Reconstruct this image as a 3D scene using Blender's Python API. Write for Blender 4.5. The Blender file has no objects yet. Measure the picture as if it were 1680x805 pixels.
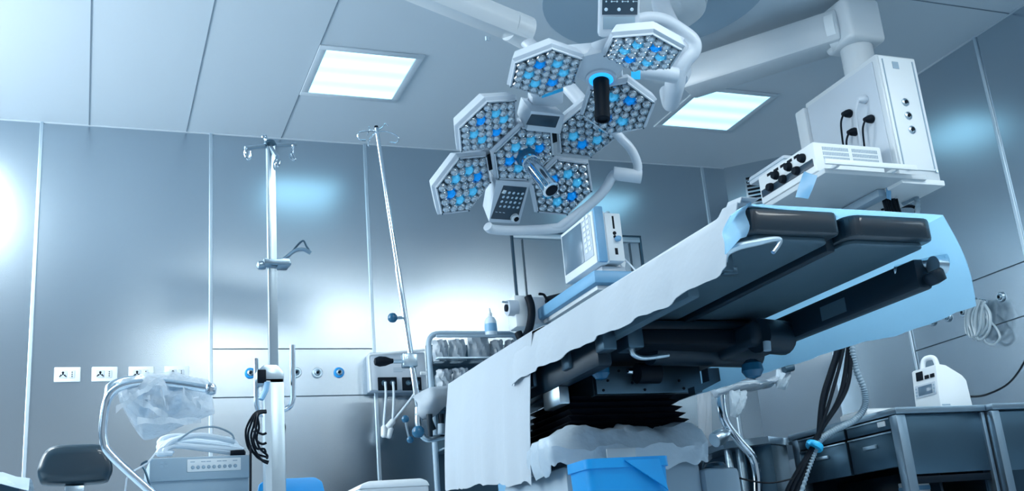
import bpy, bmesh, math, random
from mathutils import Vector, Matrix, Euler

random.seed(7)
SC = bpy.context.scene
COL = SC.collection
PI = math.pi

# ------------------------------------------------------------------ camera, world, lights, exposure
FOC, YAW, PITCH, ROLL, CAMH = 1766.7, 0.38923, 0.30376, -0.08735, 0.30
_f = Vector((math.sin(YAW)*math.cos(PITCH), math.cos(YAW)*math.cos(PITCH), math.sin(PITCH)))
_r = Vector((math.cos(YAW), -math.sin(YAW), 0))
_u = _r.cross(_f)
CR = math.cos(ROLL)*_r + math.sin(ROLL)*_u
CU = -math.sin(ROLL)*_r + math.cos(ROLL)*_u
CF = _f
cam = bpy.data.cameras.new('camera')
cam.sensor_width = 36
cam.lens = 36*FOC/1680
camo = bpy.data.objects.new('camera', cam)
COL.objects.link(camo)
camo.matrix_world = Matrix((( CR.x, CU.x, -CF.x, 0), (CR.y, CU.y, -CF.y, 0), (CR.z, CU.z, -CF.z, CAMH), (0, 0, 0, 1)))
SC.camera = camo
SC.view_settings.view_transform = 'Standard'
SC.view_settings.look = 'None'
SC.view_settings.gamma = 1
SC.view_settings.use_curve_mapping = False
SC.view_settings.exposure = 0.32
w = bpy.data.worlds.new('world')
SC.world = w
w.use_nodes = True
w.node_tree.nodes['Background'].inputs[0].default_value = (0.46, 0.56, 0.66, 1)
w.node_tree.nodes['Background'].inputs[1].default_value = 0.55


def area(name, loc, rot, sx, sy, power, color, spread=PI):
    l = bpy.data.lights.new(name, 'AREA')
    l.shape = 'RECTANGLE'
    l.size, l.size_y, l.energy, l.color, l.spread = sx, sy, power, color, spread
    o = bpy.data.objects.new(name, l)
    o.location = loc
    o.rotation_euler = rot
    COL.objects.link(o)
    return o


# unseen area light added to brighten ceiling and back wall at the left
area('left_fill_light', (-2.32, 5.1, 2.35), (0, -PI/2, 0), 1.5, 1.9, 120, (0.90, 0.97, 1.0))


def at(px, py, X=None, Y=None, Z=None):
    """where the sight line of a measured point meets a known plane of the room"""
    d = CF + CR*((px-840)/FOC) - CU*((py-402.5)/FOC)
    if X is not None: t = X/d.x
    elif Y is not None: t = Y/d.y
    else: t = (Z-CAMH)/d.z
    return Vector((0, 0, CAMH)) + d*t


# ------------------------------------------------------------------ materials
def mat(name, col, rough=0.5, metal=0.0, **kw):
    m = bpy.data.materials.new(name)
    m.use_nodes = True
    nt = m.node_tree
    b = nt.nodes['Principled BSDF']
    b.inputs['Base Color'].default_value = (*col, 1)
    b.inputs['Roughness'].default_value = rough
    b.inputs['Metallic'].default_value = metal
    if 'emit' in kw:
        b.inputs['Emission Color'].default_value = (*kw['emit'], 1)
        b.inputs['Emission Strength'].default_value = kw.get('es', 1)
    if 'coat' in kw:
        b.inputs['Coat Weight'].default_value = kw['coat']
    if 'alpha' in kw:
        b.inputs['Alpha'].default_value = kw['alpha']
    if 'trans' in kw:
        b.inputs['Transmission Weight'].default_value = kw['trans']
    if 'aniso' in kw:
        b.inputs['Anisotropic'].default_value = kw['aniso']
    if 'spec' in kw:
        b.inputs['Specular IOR Level'].default_value = kw['spec']
    # fine procedural wear: slight variation of roughness, small bump
    sc, amt, bump, stretch = kw.get('noise', (6, 0.03, 0.0, (1, 1, 1)))
    tc = nt.nodes.new('ShaderNodeTexCoord')
    mp = nt.nodes.new('ShaderNodeMapping')
    mp.inputs['Scale'].default_value = stretch
    nz = nt.nodes.new('ShaderNodeTexNoise')
    nz.inputs['Scale'].default_value = sc
    nz.inputs['Detail'].default_value = 3
    mr = nt.nodes.new('ShaderNodeMapRange')
    mr.inputs['To Min'].default_value = max(0.02, rough-amt)
    mr.inputs['To Max'].default_value = min(1, rough+amt)
    nt.links.new(tc.outputs['Object'], mp.inputs[0])
    nt.links.new(mp.outputs[0], nz.inputs['Vector'])
    nt.links.new(nz.outputs['Fac'], mr.inputs['Value'])
    nt.links.new(mr.outputs[0], b.inputs['Roughness'])
    if bump:
        bp = nt.nodes.new('ShaderNodeBump')
        bp.inputs['Strength'].default_value = bump
        bp.inputs['Distance'].default_value = kw.get('bd', 0.02)
        nt.links.new(nz.outputs['Fac'], bp.inputs['Height'])
        nt.links.new(bp.outputs[0], b.inputs['Normal'])
    return m


STEEL_WALL = mat('brushed_steel_wall', (0.52, 0.60, 0.66), 0.24, 1.0, noise=(1.2, 0.05, 0.0, (1, 1, 0.3)))
STEEL_STRIP = mat('steel_cover_strip', (0.62, 0.74, 0.82), 0.42, 1.0)
STEEL = mat('satin_steel', (0.50, 0.62, 0.70), 0.3, 1.0)
STEEL_DARK = mat('dark_cabinet_steel', (0.07, 0.13, 0.18), 0.34, 0.85)
STEEL_EDGE = mat('cabinet_edge_steel', (0.26, 0.36, 0.44), 0.33, 0.9)
CHROME = mat('chrome', (0.72, 0.82, 0.90), 0.10, 1.0, noise=(8, 0.02, 0, (1, 1, 1)))
PAINT = mat('ceiling_paint', (0.54, 0.63, 0.70), 0.55)
FLOORM = mat('vinyl_floor', (0.44, 0.55, 0.64), 0.35)
WHITE = mat('white_enamel', (0.58, 0.65, 0.70), 0.32)
WHITE2 = mat('white_plastic', (0.74, 0.81, 0.85), 0.4)
LAMPWHITE = mat('lamp_housing_white', (0.50, 0.58, 0.66), 0.36)
CLOTH = mat('white_paper_drape', (0.41, 0.48, 0.545), 0.85, noise=(9, 0.05, 0.25, (1, 1, 1)))


def cloth(name, col, tr):
    m = mat(name, col, 0.85, noise=(24, 0.05, 0.3, (1, 1, 1)))
    nt = m.node_tree
    out = nt.nodes['Material Output']; bs = nt.nodes['Principled BSDF']
    tl = nt.nodes.new('ShaderNodeBsdfTranslucent'); tl.inputs[0].default_value = (*col, 1)
    mx = nt.nodes.new('ShaderNodeMixShader'); mx.inputs[0].default_value = tr
    nt.links.new(bs.outputs[0], mx.inputs[1]); nt.links.new(tl.outputs[0], mx.inputs[2]); nt.links.new(mx.outputs[0], out.inputs[0])
    return m


BLUECLOTH = cloth('pale_blue_drape', (0.56, 0.80, 0.94), 0.7)
NAVY = mat('dark_navy_metal', (0.005, 0.020, 0.036), 0.4, 0.2, spec=.35)
BLACK = mat('black_rubber', (0.001, 0.006, 0.013), 0.55, spec=.15)
CUSHION = mat('black_vinyl_cushion', (0.006, 0.022, 0.038), 0.36, coat=0.3)
PLATE = mat('grey_plate_underside', (0.065, 0.125, 0.17), 0.42, 0.3)
BLUEP = mat('blue_plastic', (0.0, 0.30, 0.72), 0.4)
BRIGHTBLUE = mat('bright_blue_tie', (0.02, 0.48, 0.85), 0.4)
KNOB = mat('teal_knob', (0.01, 0.10, 0.20), 0.25)
BLUETRIM = mat('light_blue_plastic', (0.16, 0.38, 0.60), 0.4)
SCREEN = mat('grey_screen', (0.12, 0.19, 0.26), 0.12)
PANEL = mat('dark_control_panel', (0.018, 0.045, 0.075), 0.3)
MARK = mat('panel_marking', (0.45, 0.60, 0.72), 0.5)
GREY = mat('grey_casing', (0.30, 0.42, 0.52), 0.45)
PLUG = mat('white_cable', (0.62, 0.73, 0.82), 0.5)
BELL = mat('black_bellows', (0.003, 0.006, 0.012), 0.55, spec=.2)
PLASTIC = mat('clear_plastic_film', (0.72, 0.82, 0.90), 0.18, alpha=0.42, noise=(22, 0.1, 0.9, (1, 1, 1)))
PACK = mat('translucent_packet', (0.34, 0.42, 0.49), 0.3, alpha=0.8)
BOTTLE = mat('white_bottle_plastic', (0.66, 0.80, 0.90), 0.25, alpha=0.85)
HOSE = mat('grey_hose', (0.22, 0.32, 0.40), 0.4)
TUBING = mat('clear_tubing', (0.62, 0.76, 0.84), 0.15, alpha=0.75)
SEAM = mat('dark_seam', (0.04, 0.08, 0.11), 0.6)
CSEAM = mat('ceiling_joint', (0.16, 0.22, 0.28), 0.7)
CEILDISC = mat('ceiling_disc_grey', (0.30, 0.42, 0.52), 0.55)
LAMP_EM = (0.52, 0.95, 1.0)
REFLECTOR = mat('dark_reflector', (0.10, 0.15, 0.19), 0.22, 0.9)


def mat_diffuser():
    m = mat('lit_diffuser', (0.8, 0.9, 0.95), 0.5)
    nt = m.node_tree
    b = nt.nodes['Principled BSDF']
    tc = nt.nodes.new('ShaderNodeTexCoord')
    wv = nt.nodes.new('ShaderNodeTexWave')       # three fluorescent tubes behind the diffuser
    wv.bands_direction = 'Y'
    wv.inputs['Scale'].default_value = 1.75
    wv.inputs['Phase Offset'].default_value = 1.4
    mx = nt.nodes.new('ShaderNodeMix')
    mx.data_type = 'RGBA'
    mx.inputs['A'].default_value = (0.30, 0.78, 1.05, 1)
    mx.inputs['B'].default_value = (0.50, 0.95, 1.15, 1)
    nt.links.new(tc.outputs['Object'], wv.inputs['Vector'])
    nt.links.new(wv.outputs['Fac'], mx.inputs['Factor'])
    nt.links.new(mx.outputs['Result'], b.inputs['Emission Color'])
    b.inputs['Emission Strength'].default_value = 1.25
    return m


DIFFUSER = mat_diffuser()
DIFF_BRIGHT = mat('bright_diffuser', (0.8, 0.9, 0.95), 0.5, emit=(0.92, 0.99, 1.0), es=16)
LENS = mat('lens_glass', (0.46, 0.54, 0.60), 0.14, 0.8, bd=.003, noise=(90, 0.08, 0.35, (1, 1, 1)))
LENS_BLUE = mat('lens_blue', (0.0, 0.24, 0.72), 0.15, 0.4, emit=(0.0, 0.30, 0.9), es=0.3, bd=.003, noise=(90, 0.08, 0.35, (1, 1, 1)))
LENS_CYAN = mat('lens_cyan', (0.12, 0.46, 0.72), 0.15, 0.5, emit=(0.04, 0.42, 0.75), es=0.32, bd=.003, noise=(90, 0.08, 0.35, (1, 1, 1)))
RING = mat('blue_glow_ring', (0.0, 0.3, 0.8), 0.3, emit=(0.02, 0.42, 1.0), es=0.9)


# ------------------------------------------------------------------ mesh helpers
def T(x=0, y=0, z=0): return Matrix.Translation((x, y, z))
def RX(a): return Matrix.Rotation(a, 4, 'X')
def RY(a): return Matrix.Rotation(a, 4, 'Y')
def RZ(a): return Matrix.Rotation(a, 4, 'Z')


def frame(o, x, y, z):
    """matrix with given axes at o"""
    x, y, z = Vector(x).normalized(), Vector(y).normalized(), Vector(z).normalized()
    return Matrix(((x.x, y.x, z.x, o[0]), (x.y, y.y, z.y, o[1]), (x.z, y.z, z.z, o[2]), (0, 0, 0, 1)))


def zframe(o, z, hint=(0, 0, 1)):
    z = Vector(z).normalized()
    h = Vector(hint)
    if abs(h.dot(z)) > 0.98: h = Vector((1, 0, 0))
    x = h.cross(z).normalized()
    return frame(o, x, z.cross(x), z)


def box(b, x0, x1, y0, y1, z0, z1, bev=0.0, M=None, seg=2):
    t = bmesh.new()
    vs = [t.verts.new((x, y, z)) for z in (z0, z1) for y in (y0, y1) for x in (x0, x1)]
    for q in ((0, 2, 3, 1), (4, 5, 7, 6), (0, 1, 5, 4), (2, 6, 7, 3), (0, 4, 6, 2), (1, 3, 7, 5)):
        t.faces.new([vs[i] for i in q])
    if bev > 0:
        bmesh.ops.bevel(t, geom=t.edges[:]+t.verts[:], offset=bev, segments=seg, profile=0.5, affect='EDGES')
    merge(b, t, M)
    return b


def merge(b, t, M=None):
    if M is not None: bmesh.ops.transform(t, matrix=M, verts=t.verts)
    vm = {}
    for v in t.verts: vm[v] = b.verts.new(v.co)
    for f in t.faces:
        try: b.faces.new([vm[v] for v in f.verts])
        except ValueError: pass
    t.free()


def lathe(b, prof, seg=20, M=None, squash=(1, 1)):
    """profile [(r, z)...] around local z; closed where r == 0, else capped"""
    t = bmesh.new()
    rings = []
    for r, z in prof:
        if r < 1e-6: rings.append([t.verts.new((0, 0, z))])
        else: rings.append([t.verts.new((r*math.cos(2*PI*i/seg)*squash[0], r*math.sin(2*PI*i/seg)*squash[1], z)) for i in range(seg)])
    for a, c in zip(rings, rings[1:]):
        for i in range(seg):
            j = (i+1) % seg
            if len(a) == 1 and len(c) == 1: continue
            if len(a) == 1: t.faces.new((a[0], c[j], c[i]))
            elif len(c) == 1: t.faces.new((a[i], a[j], c[0]))
            else: t.faces.new((a[i], a[j], c[j], c[i]))
    if len(rings[0]) > 1: t.faces.new(list(reversed(rings[0])))
    if len(rings[-1]) > 1: t.faces.new(rings[-1])
    bmesh.ops.recalc_face_normals(t, faces=t.faces)
    merge(b, t, M)
    return b


def cyl(b, p0, p1, r0, r1=None, seg=16):
    p0, p1 = Vector(p0), Vector(p1)
    L = (p1-p0).length
    return lathe(b, [(r0, 0), (r1 if r1 is not None else r0, L)], seg, zframe(p0, p1-p0))


def smooth_path(pts, n=6):
    P = [Vector(p) for p in pts]
    out = []
    for i in range(len(P)-1):
        p0, p1, p2, p3 = P[max(i-1, 0)], P[i], P[i+1], P[min(i+2, len(P)-1)]
        for k in range(n):
            t = k/n
            out.append(0.5*((2*p1)+(p2-p0)*t+(2*p0-5*p1+4*p2-p3)*t*t+(3*p1-p0-3*p2+p3)*t**3))
    out.append(P[-1])
    return out


def bend_path(pts, rad=0.05, n=5):
    """polyline with rounded corners, like bent tube"""
    P = [Vector(p) for p in pts]
    out = [P[0]]
    for i in range(1, len(P)-1):
        a, c = P[i-1]-P[i], P[i+1]-P[i]
        d = min(rad, a.length*0.49, c.length*0.49)
        s, e = P[i]+a.normalized()*d, P[i]+c.normalized()*d
        for k in range(n+1):
            t = k/n
            out.append((1-t)**2*s+2*t*(1-t)*P[i]+t*t*e)
    out.append(P[-1])
    return out


def tube(b, pts, r, seg=10, rf=None, flat=1.0):
    P = [Vector(p) for p in pts]
    t = bmesh.new()
    rings = []
    d0 = (P[1]-P[0]).normalized()
    nx = Vector((0, 0, 1)).cross(d0)
    if nx.length < 0.05: nx = Vector((1, 0, 0))
    nx.normalize()
    n = len(P)
    for i, p in enumerate(P):
        d = (P[min(i+1, n-1)]-P[max(i-1, 0)])
        if d.length < 1e-9: d = d0
        d.normalize()
        nx = (nx-d*nx.dot(d))
        if nx.length < 1e-6: nx = d.orthogonal()
        nx.normalize()
        ny = d.cross(nx)
        rr = r if rf is None else rf(i/(n-1))
        rings.append([t.verts.new(p+rr*(math.cos(2*PI*k/seg)*nx+flat*math.sin(2*PI*k/seg)*ny)) for k in range(seg)])
    for a, c in zip(rings, rings[1:]):
        for k in range(seg):
            j = (k+1) % seg
            t.faces.new((a[k], a[j], c[j], c[k]))
    t.faces.new(list(reversed(rings[0])))
    t.faces.new(rings[-1])
    merge(b, t)
    return b


def ngon_prism(b, pts, z0, z1, M=None, bev=0.0, top=1.0):
    """2D polygon extruded; top scales the z1 outline"""
    t = bmesh.new()
    cx = sum(p[0] for p in pts)/len(pts); cy = sum(p[1] for p in pts)/len(pts)
    lo = [t.verts.new((p[0], p[1], z0)) for p in pts]
    hi = [t.verts.new((cx+(p[0]-cx)*top, cy+(p[1]-cy)*top, z1)) for p in pts]
    n = len(pts)
    t.faces.new(list(reversed(lo)))
    t.faces.new(hi)
    for i in range(n):
        j = (i+1) % n
        t.faces.new((lo[i], lo[j], hi[j], hi[i]))
    bmesh.ops.recalc_face_normals(t, faces=t.faces)
    if bev: bmesh.ops.bevel(t, geom=t.edges[:]+t.verts[:], offset=bev, segments=2, profile=0.5, affect='EDGES')
    merge(b, t, M)
    return b


def sheet(b, rows, thick=0.003):
    """grid of points (rows of equal length) given a real thickness"""
    t = bmesh.new()
    V = [[t.verts.new(p) for p in r] for r in rows]
    for i in range(len(V)-1):
        for j in range(len(V[0])-1):
            t.faces.new((V[i][j], V[i][j+1], V[i+1][j+1], V[i+1][j]))
    bmesh.ops.recalc_face_normals(t, faces=t.faces)
    bmesh.ops.solidify(t, geom=t.faces[:], thickness=thick)
    merge(b, t)
    return b


def obj(name, b, m, parent=None, smooth=True, angle=35, label=None, kind=None):
    me = bpy.data.meshes.new(name)
    if b.verts:
        xs = [v.co.x for v in b.verts]; ys = [v.co.y for v in b.verts]; zs = [v.co.z for v in b.verts]
        c = Vector(((min(xs)+max(xs))/2, (min(ys)+max(ys))/2, min(zs)))
    else: c = Vector()
    bmesh.ops.translate(b, vec=-c, verts=b.verts)
    b.to_mesh(me)
    b.free()
    me.materials.append(m)
    if smooth:
        me.polygons.foreach_set('use_smooth', [True]*len(me.polygons))
        me.set_sharp_from_angle(angle=math.radians(angle))
    o = bpy.data.objects.new(name, me)
    o.location = c
    COL.objects.link(o)
    if parent is not None:
        o.parent = parent
        pw = Matrix.Identity(4)
        q = parent
        chain = []
        while q is not None:
            chain.append(q); q = q.parent
        for q in reversed(chain):
            pw = pw @ (q.matrix_parent_inverse if q.parent else Matrix.Identity(4)) @ Matrix.Translation(q.location)
        o.matrix_parent_inverse = pw.inverted()
    if label: o['label'] = label
    if kind: o['kind'] = kind
    return o


def objs(name, b, m, parent, **kw):
    """every loose piece of the mesh becomes a part of its own"""
    b.verts.ensure_lookup_table()
    seen = set(); out = []
    for v0 in b.verts:
        if v0 in seen: continue
        stack, isl = [v0], []
        seen.add(v0)
        while stack:
            v = stack.pop(); isl.append(v)
            for e in v.link_edges:
                q = e.other_vert(v)
                if q not in seen: seen.add(q); stack.append(q)
        nb = bmesh.new(); vm = {v: nb.verts.new(v.co) for v in isl}
        fs = set(f for v in isl for f in v.link_faces)
        for f in fs: nb.faces.new([vm[v] for v in f.verts])
        out.append(obj(name, nb, m, parent, **kw))
    b.free()
    return out


def thing(name, label, cat, loc=(0, 0, 0), group=None):
    o = bpy.data.objects.new(name, None)
    o.empty_display_size = 0.1
    o.location = loc
    COL.objects.link(o)
    o['label'] = label; o['category'] = cat
    if group: o['group'] = group
    return o


def tag(o, label, cat, group=None):
    o['label'] = label; o['category'] = cat
    if group: o['group'] = group
    return o


def struct(name, b, m, parent=None, smooth=False):
    o = obj(name, b, m, parent, smooth)
    if parent is None: o['kind'] = 'structure'
    return o


def dup(root, delta, label=None, group=None):
    r = root.copy(); COL.objects.link(r); r.location = root.location+Vector(delta)
    if label: r['label'] = label
    if group: r['group'] = group
    for ch in root.children:
        c = ch.copy(); COL.objects.link(c); c.parent = r
        for g in ch.children:
            d = g.copy(); COL.objects.link(d); d.parent = c
    return r


def B(): return bmesh.new()


# ------------------------------------------------------------------ the room
YB, XR, XL, HC, Y0 = 6.765, 5.07, -2.2, 3.30, -2.6
CHX, CHY = 4.64, 6.385          # chamfered corner between back and right wall
struct('floor', box(B(), XL-.3, XR+.3, Y0, YB+.3, -0.1, 0), FLOORM)
struct('ceiling', box(B(), XL-.3, XR+.3, Y0, YB+.3, HC, HC+.1), PAINT)
struct('wall_back', box(B(), XL-.3, CHX, YB, YB+.2, 0, HC), STEEL_WALL)
struct('wall_right', box(B(), XR, XR+.2, Y0, CHY, 0, HC), STEEL_WALL)
ng = [(CHX, YB), (XR, CHY), (XR+.2, CHY), (XR+.2, YB+.2), (CHX, YB+.2)]
struct('wall_corner', ngon_prism(B(), ng, 0, HC), STEEL_WALL)
b = B()
WY0, WY1, WZ0, WZ1 = 4.1, 6.1, 1.55, 3.15
box(b, XL-.2, XL, Y0, WY0, 0, HC); box(b, XL-.2, XL, WY1, YB, 0, HC)
box(b, XL-.2, XL, WY0, WY1, 0, WZ0); box(b, XL-.2, XL, WY0, WY1, WZ1, HC)
struct('wall_left', b, STEEL_WALL)
b = B()
for y0, y1, z0, z1 in ((WY0, WY0+.06, WZ0, WZ1), (WY1-.06, WY1, WZ0, WZ1), (WY0, WY1, WZ0, WZ0+.06), (WY0, WY1, WZ1-.06, WZ1), (5.07, 5.13, WZ0, WZ1)):
    box(b, XL-.12, XL+.02, y0, y1, z0, z1, .005)
struct('added_window_1', b, WHITE)  # unseen window made up to house the added light on the left

# cover strips and joints of the steel cladding
k = 0
for x in (-1.35, -0.325, 0.70, 1.735):
    k += 1
    struct('trim_%d' % k, box(B(), x-.011, x+.011, YB-.012, YB-.0005, 0, HC-.001, .003), STEEL_STRIP)
for x in (4.44,):
    k += 1
    struct('trim_%d' % k, box(B(), x-.012, x+.012, YB-.008, YB-.0005, 0, HC-.001, .003), STEEL_STRIP)
for z in (1.845, 1.540):
    k += 1
    struct('trim_%d' % k, box(B(), .712, 1.723, YB-.004, YB-.0003, z-.003, z+.003), SEAM)
    k += 1
    struct('trim_%d' % k, box(B(), XR-.004, XR-.0003, 1.2, 5.535, z-.003, z+.003), SEAM)
for y in (2.4, 4.50, 5.55):
    k += 1
    z1 = HC-.001 if y < 5 else 2.1
    struct('trim_%d' % k, box(B(), XR-.012, XR-.0005, y-.010, y+.010, 0, z1, .003), STEEL_STRIP)
# ceiling joints
for x in (-1.08, -0.05, 0.545, 1.16):
    k += 1
    struct('trim_%d' % k, box(B(), x-.003, x+.003, 2.5, YB-.001, HC-.003, HC-.0002), CSEAM)
k += 1
struct('trim_%d' % k, box(B(), 4.1, XR-.001, 4.205, 4.213, HC-.003, HC-.0002), CSEAM)
# bright edge bead where walls meet the ceiling
k += 1
struct('trim_%d' % k, box(B(), XL, CHX, YB-.01, YB-.0004, HC-.008, HC-.0002), PAINT)
k += 1
struct('trim_%d' % k, box(B(), XR-.01, XR-.0004, 0, CHY, HC-.008, HC-.0002), PAINT)

# sliding door in the back wall behind the monitor
d1 = thing('door_1', 'flush steel sliding door in the back wall', 'door', (3.28, YB, 0))
del d1['label'], d1['category']
d1['kind'] = 'structure'
b = B()
for x0, x1, z0, z1 in ((2.77, 2.785, 0, 2.70), (3.80, 3.815, 0, 2.70), (2.77, 3.815, 2.685, 2.70)):
    box(b, x0, x1, YB-.014, YB-.0004, z0, z1, .002)
obj('door_frame', b, STEEL_DARK, d1)
obj('door_head', box(B(), 2.785, 3.80, YB-.018, YB-.0004, 2.645, 2.684, .004), STEEL_STRIP, d1)
b = B()
for x in (2.855, 3.715):
    box(b, x-.004, x+.004, YB-.010, YB-.0004, 0, 2.64)
objs('door_joint', b, SEAM, d1)


# ceiling lamps: recessed 60 cm panels, three tubes behind a diffuser
def ceiling_panel(cx, cy, label, sx=.53, sy=.56, m=None):
    t = thing('ceiling_light', label, 'ceiling light', (cx, cy, HC-.02), 'recessed ceiling panels')
    b = B()
    wf = .045
    for x0, x1, y0, y1 in ((-sx/2-wf, sx/2+wf, -sy/2-wf, -sy/2), (-sx/2-wf, sx/2+wf, sy/2, sy/2+wf), (-sx/2-wf, -sx/2, -sy/2, sy/2), (sx/2, sx/2+wf, -sy/2, sy/2)):
        box(b, cx+x0, cx+x1, cy+y0, cy+y1, HC-.010, HC-.0003, .002)
    obj('frame', b, PAINT, t)
    obj('diffuser', box(B(), cx-sx/2+.002, cx+sx/2-.002, cy-sy/2+.002, cy+sy/2-.002, HC-.008, HC-.0005), m or DIFFUSER, t, smooth=False)
    return t


ceiling_panel(1.470, 5.745, 'square lit ceiling panel left of the operating lamps')
ceiling_panel(3.975, 5.790, 'square lit ceiling panel right of the operating lamps, partly behind them')
ceiling_panel(-1.25, 5.3, 'large bright ceiling panel outside the picture to the left', sx=1.0, sy=1.1, m=DIFF_BRIGHT)
for cx, cy in ((1.3, 2.0), (2.7, 1.9), (4.1, 2.2), (1.47, -.6), (3.97, -.6)):
    ceiling_panel(cx, cy, 'square lit ceiling panel above the near half of the room', sx=1.15 if cy > 0 else 1.0, m=DIFF_BRIGHT)

# ------------------------------------------------------------------ sockets on the back wall
for i, (px, lab) in enumerate(((110.5, 'leftmost'), (171.5, 'second from left'), (231.5, 'third from left'), (290, 'rightmost'))):
    c = at(px, 614.5-i*.7, Y=YB)
    X, Z = c.x, c.z
    t = thing('wall_socket', '%s of the four white power sockets on the steel wall' % lab, 'socket', (X, YB, Z-.045), 'white wall sockets')
    obj('cover_plate', box(B(), X-.072, X+.072, YB-.012, YB-.0005, Z-.044, Z+.044, .004), WHITE2, t)
    b = box(B(), X-.046, X-.002, YB-.0145, YB-.0121, Z-.022, Z+.022, .003)
    box(b, X+.008, X+.040, YB-.0145, YB-.0121, Z-.022, Z+.022, .003)
    obj('socket_insert', b, WHITE, t)
    b = B()
    for dx, dz, rr in ((-.034, -.006, .005), (-.024, .0, .005), (-.014, -.006, .005), (-.024, .010, .007), (.026, -.012, .0035), (.026, 0, .0035), (.026, .012, .0035), (-.040, -.012, .004), (-.008, -.012, .004)):
        cyl(b, (X+dx, YB-.0146, Z+dz), (X+dx, YB-.0160, Z+dz), rr, seg=8)
    objs('pin_hole', b, BLACK, t)

# gas outlets on the back wall panel (left of, and right of, the equipment stand) and the right wall
def gas_outlet(c, n, blue, label, r=.034, group='gas outlets'):
    """c on wall, n unit normal into the room"""
    c = Vector(c); n = Vector(n)
    t = thing('gas_outlet', label, 'gas outlet', c, group)
    M = zframe(c, n)
    obj('rosette', lathe(B(), [(r, 0.0005), (r, .008), (r*.86, .014), (r*.62, .014), (r*.62, .006)], 24, M), BLUEP if blue else STEEL, t)
    obj('socket_body', lathe(B(), [(r*.58, .002), (r*.58, .020), (r*.36, .024), (r*.34, .016)], 20, M), STEEL, t)
    obj('valve_hole', lathe(B(), [(r*.30, .012), (r*.26, .0245), (0, .0245)], 14, M), BLACK, t)
    return t


for px, py, blue, lab in ((410.5, 612, True, 'blue ringed gas outlet on the back wall, left of the equipment stand'),
                          (486, 611, False, 'plain steel gas outlet on the back wall, half behind the hooked tube'),
                          (520.5, 611.5, False, 'plain steel gas outlet on the back wall beside the blue one'),
                          (556, 611, True, 'blue ringed gas outlet at the right end of the back wall row')):
    gas_outlet(at(px, py, Y=YB), (0, -1, 0), blue, lab, group='gas outlets on the back wall')
for px, py, lab in ((1531, 527, 'steel gas outlet on the right wall, furthest from the tubing'),
                    (1556, 520, 'steel gas outlet on the right wall just left of the tubing'),
                    (1582, 512, 'steel gas outlet on the right wall at the drape edge'),
                    (1599, 496, 'steel gas outlet on the right wall behind the coiled tubing'),
                    (1612, 498, 'steel gas outlet on the right wall at the right of the coiled tubing'),
                    (1643, 487, 'larger steel gas outlet on the right wall, right of the tubing')):
    gas_outlet(at(px, py, X=XR), (-1, 0, 0), False, lab, r=.030, group='gas outlets on the right wall')

# grille low on the chamfered corner, mostly hidden by the pendant device
b = B(); t = thing('wall_vent', 'dark slatted vent high on the right wall behind the pendant device', 'vent', (XR-.02, 6.2, 2.95))
kv = at(1243, 310, X=1).y; xv = (YB+CHX*.8837)/(kv+.8837)
pv = at(1243, 310, X=xv)+Vector((-.662, -.749, 0))*.012
t.location = pv
M = frame(pv, (.749, -.662, 0), (0, 0, 1), (-.662, -.749, 0))
obj('frame', box(B(), -.09, .09, -.12, .12, -.011, .006, .003, M), STEEL, t)
for i in range(7):
    obj('slat', box(B(), -.075, .075, -.105+i*.032, -.089+i*.032, .006, .014, .002, M), BLACK, t)

# ------------------------------------------------------------------ operating lamps
def hexpts(R, rot=0): return [(R*math.cos(rot+PI/3*i), R*math.sin(rot+PI/3*i)) for i in range(6)]


S = 4.62/FOC     # metres per picture unit at the lamps' distance
LENS_ME = {}


def lens_mesh(key, m, R):
    b = B()
    lathe(b, [(R, 0), (R*.97, R*.35), (R*.80, R*.72), (R*.50, R*.98), (R*.30, R*1.02), (R*.22, R*.9), (0, R*.86)], 9)
    me = bpy.data.meshes.new('lens')
    b.to_mesh(me); b.free()
    me.materials.append(m)
    me.polygons.foreach_set('use_smooth', [True]*len(me.polygons))
    me.set_sharp_from_angle(angle=math.radians(28))
    return me


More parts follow.
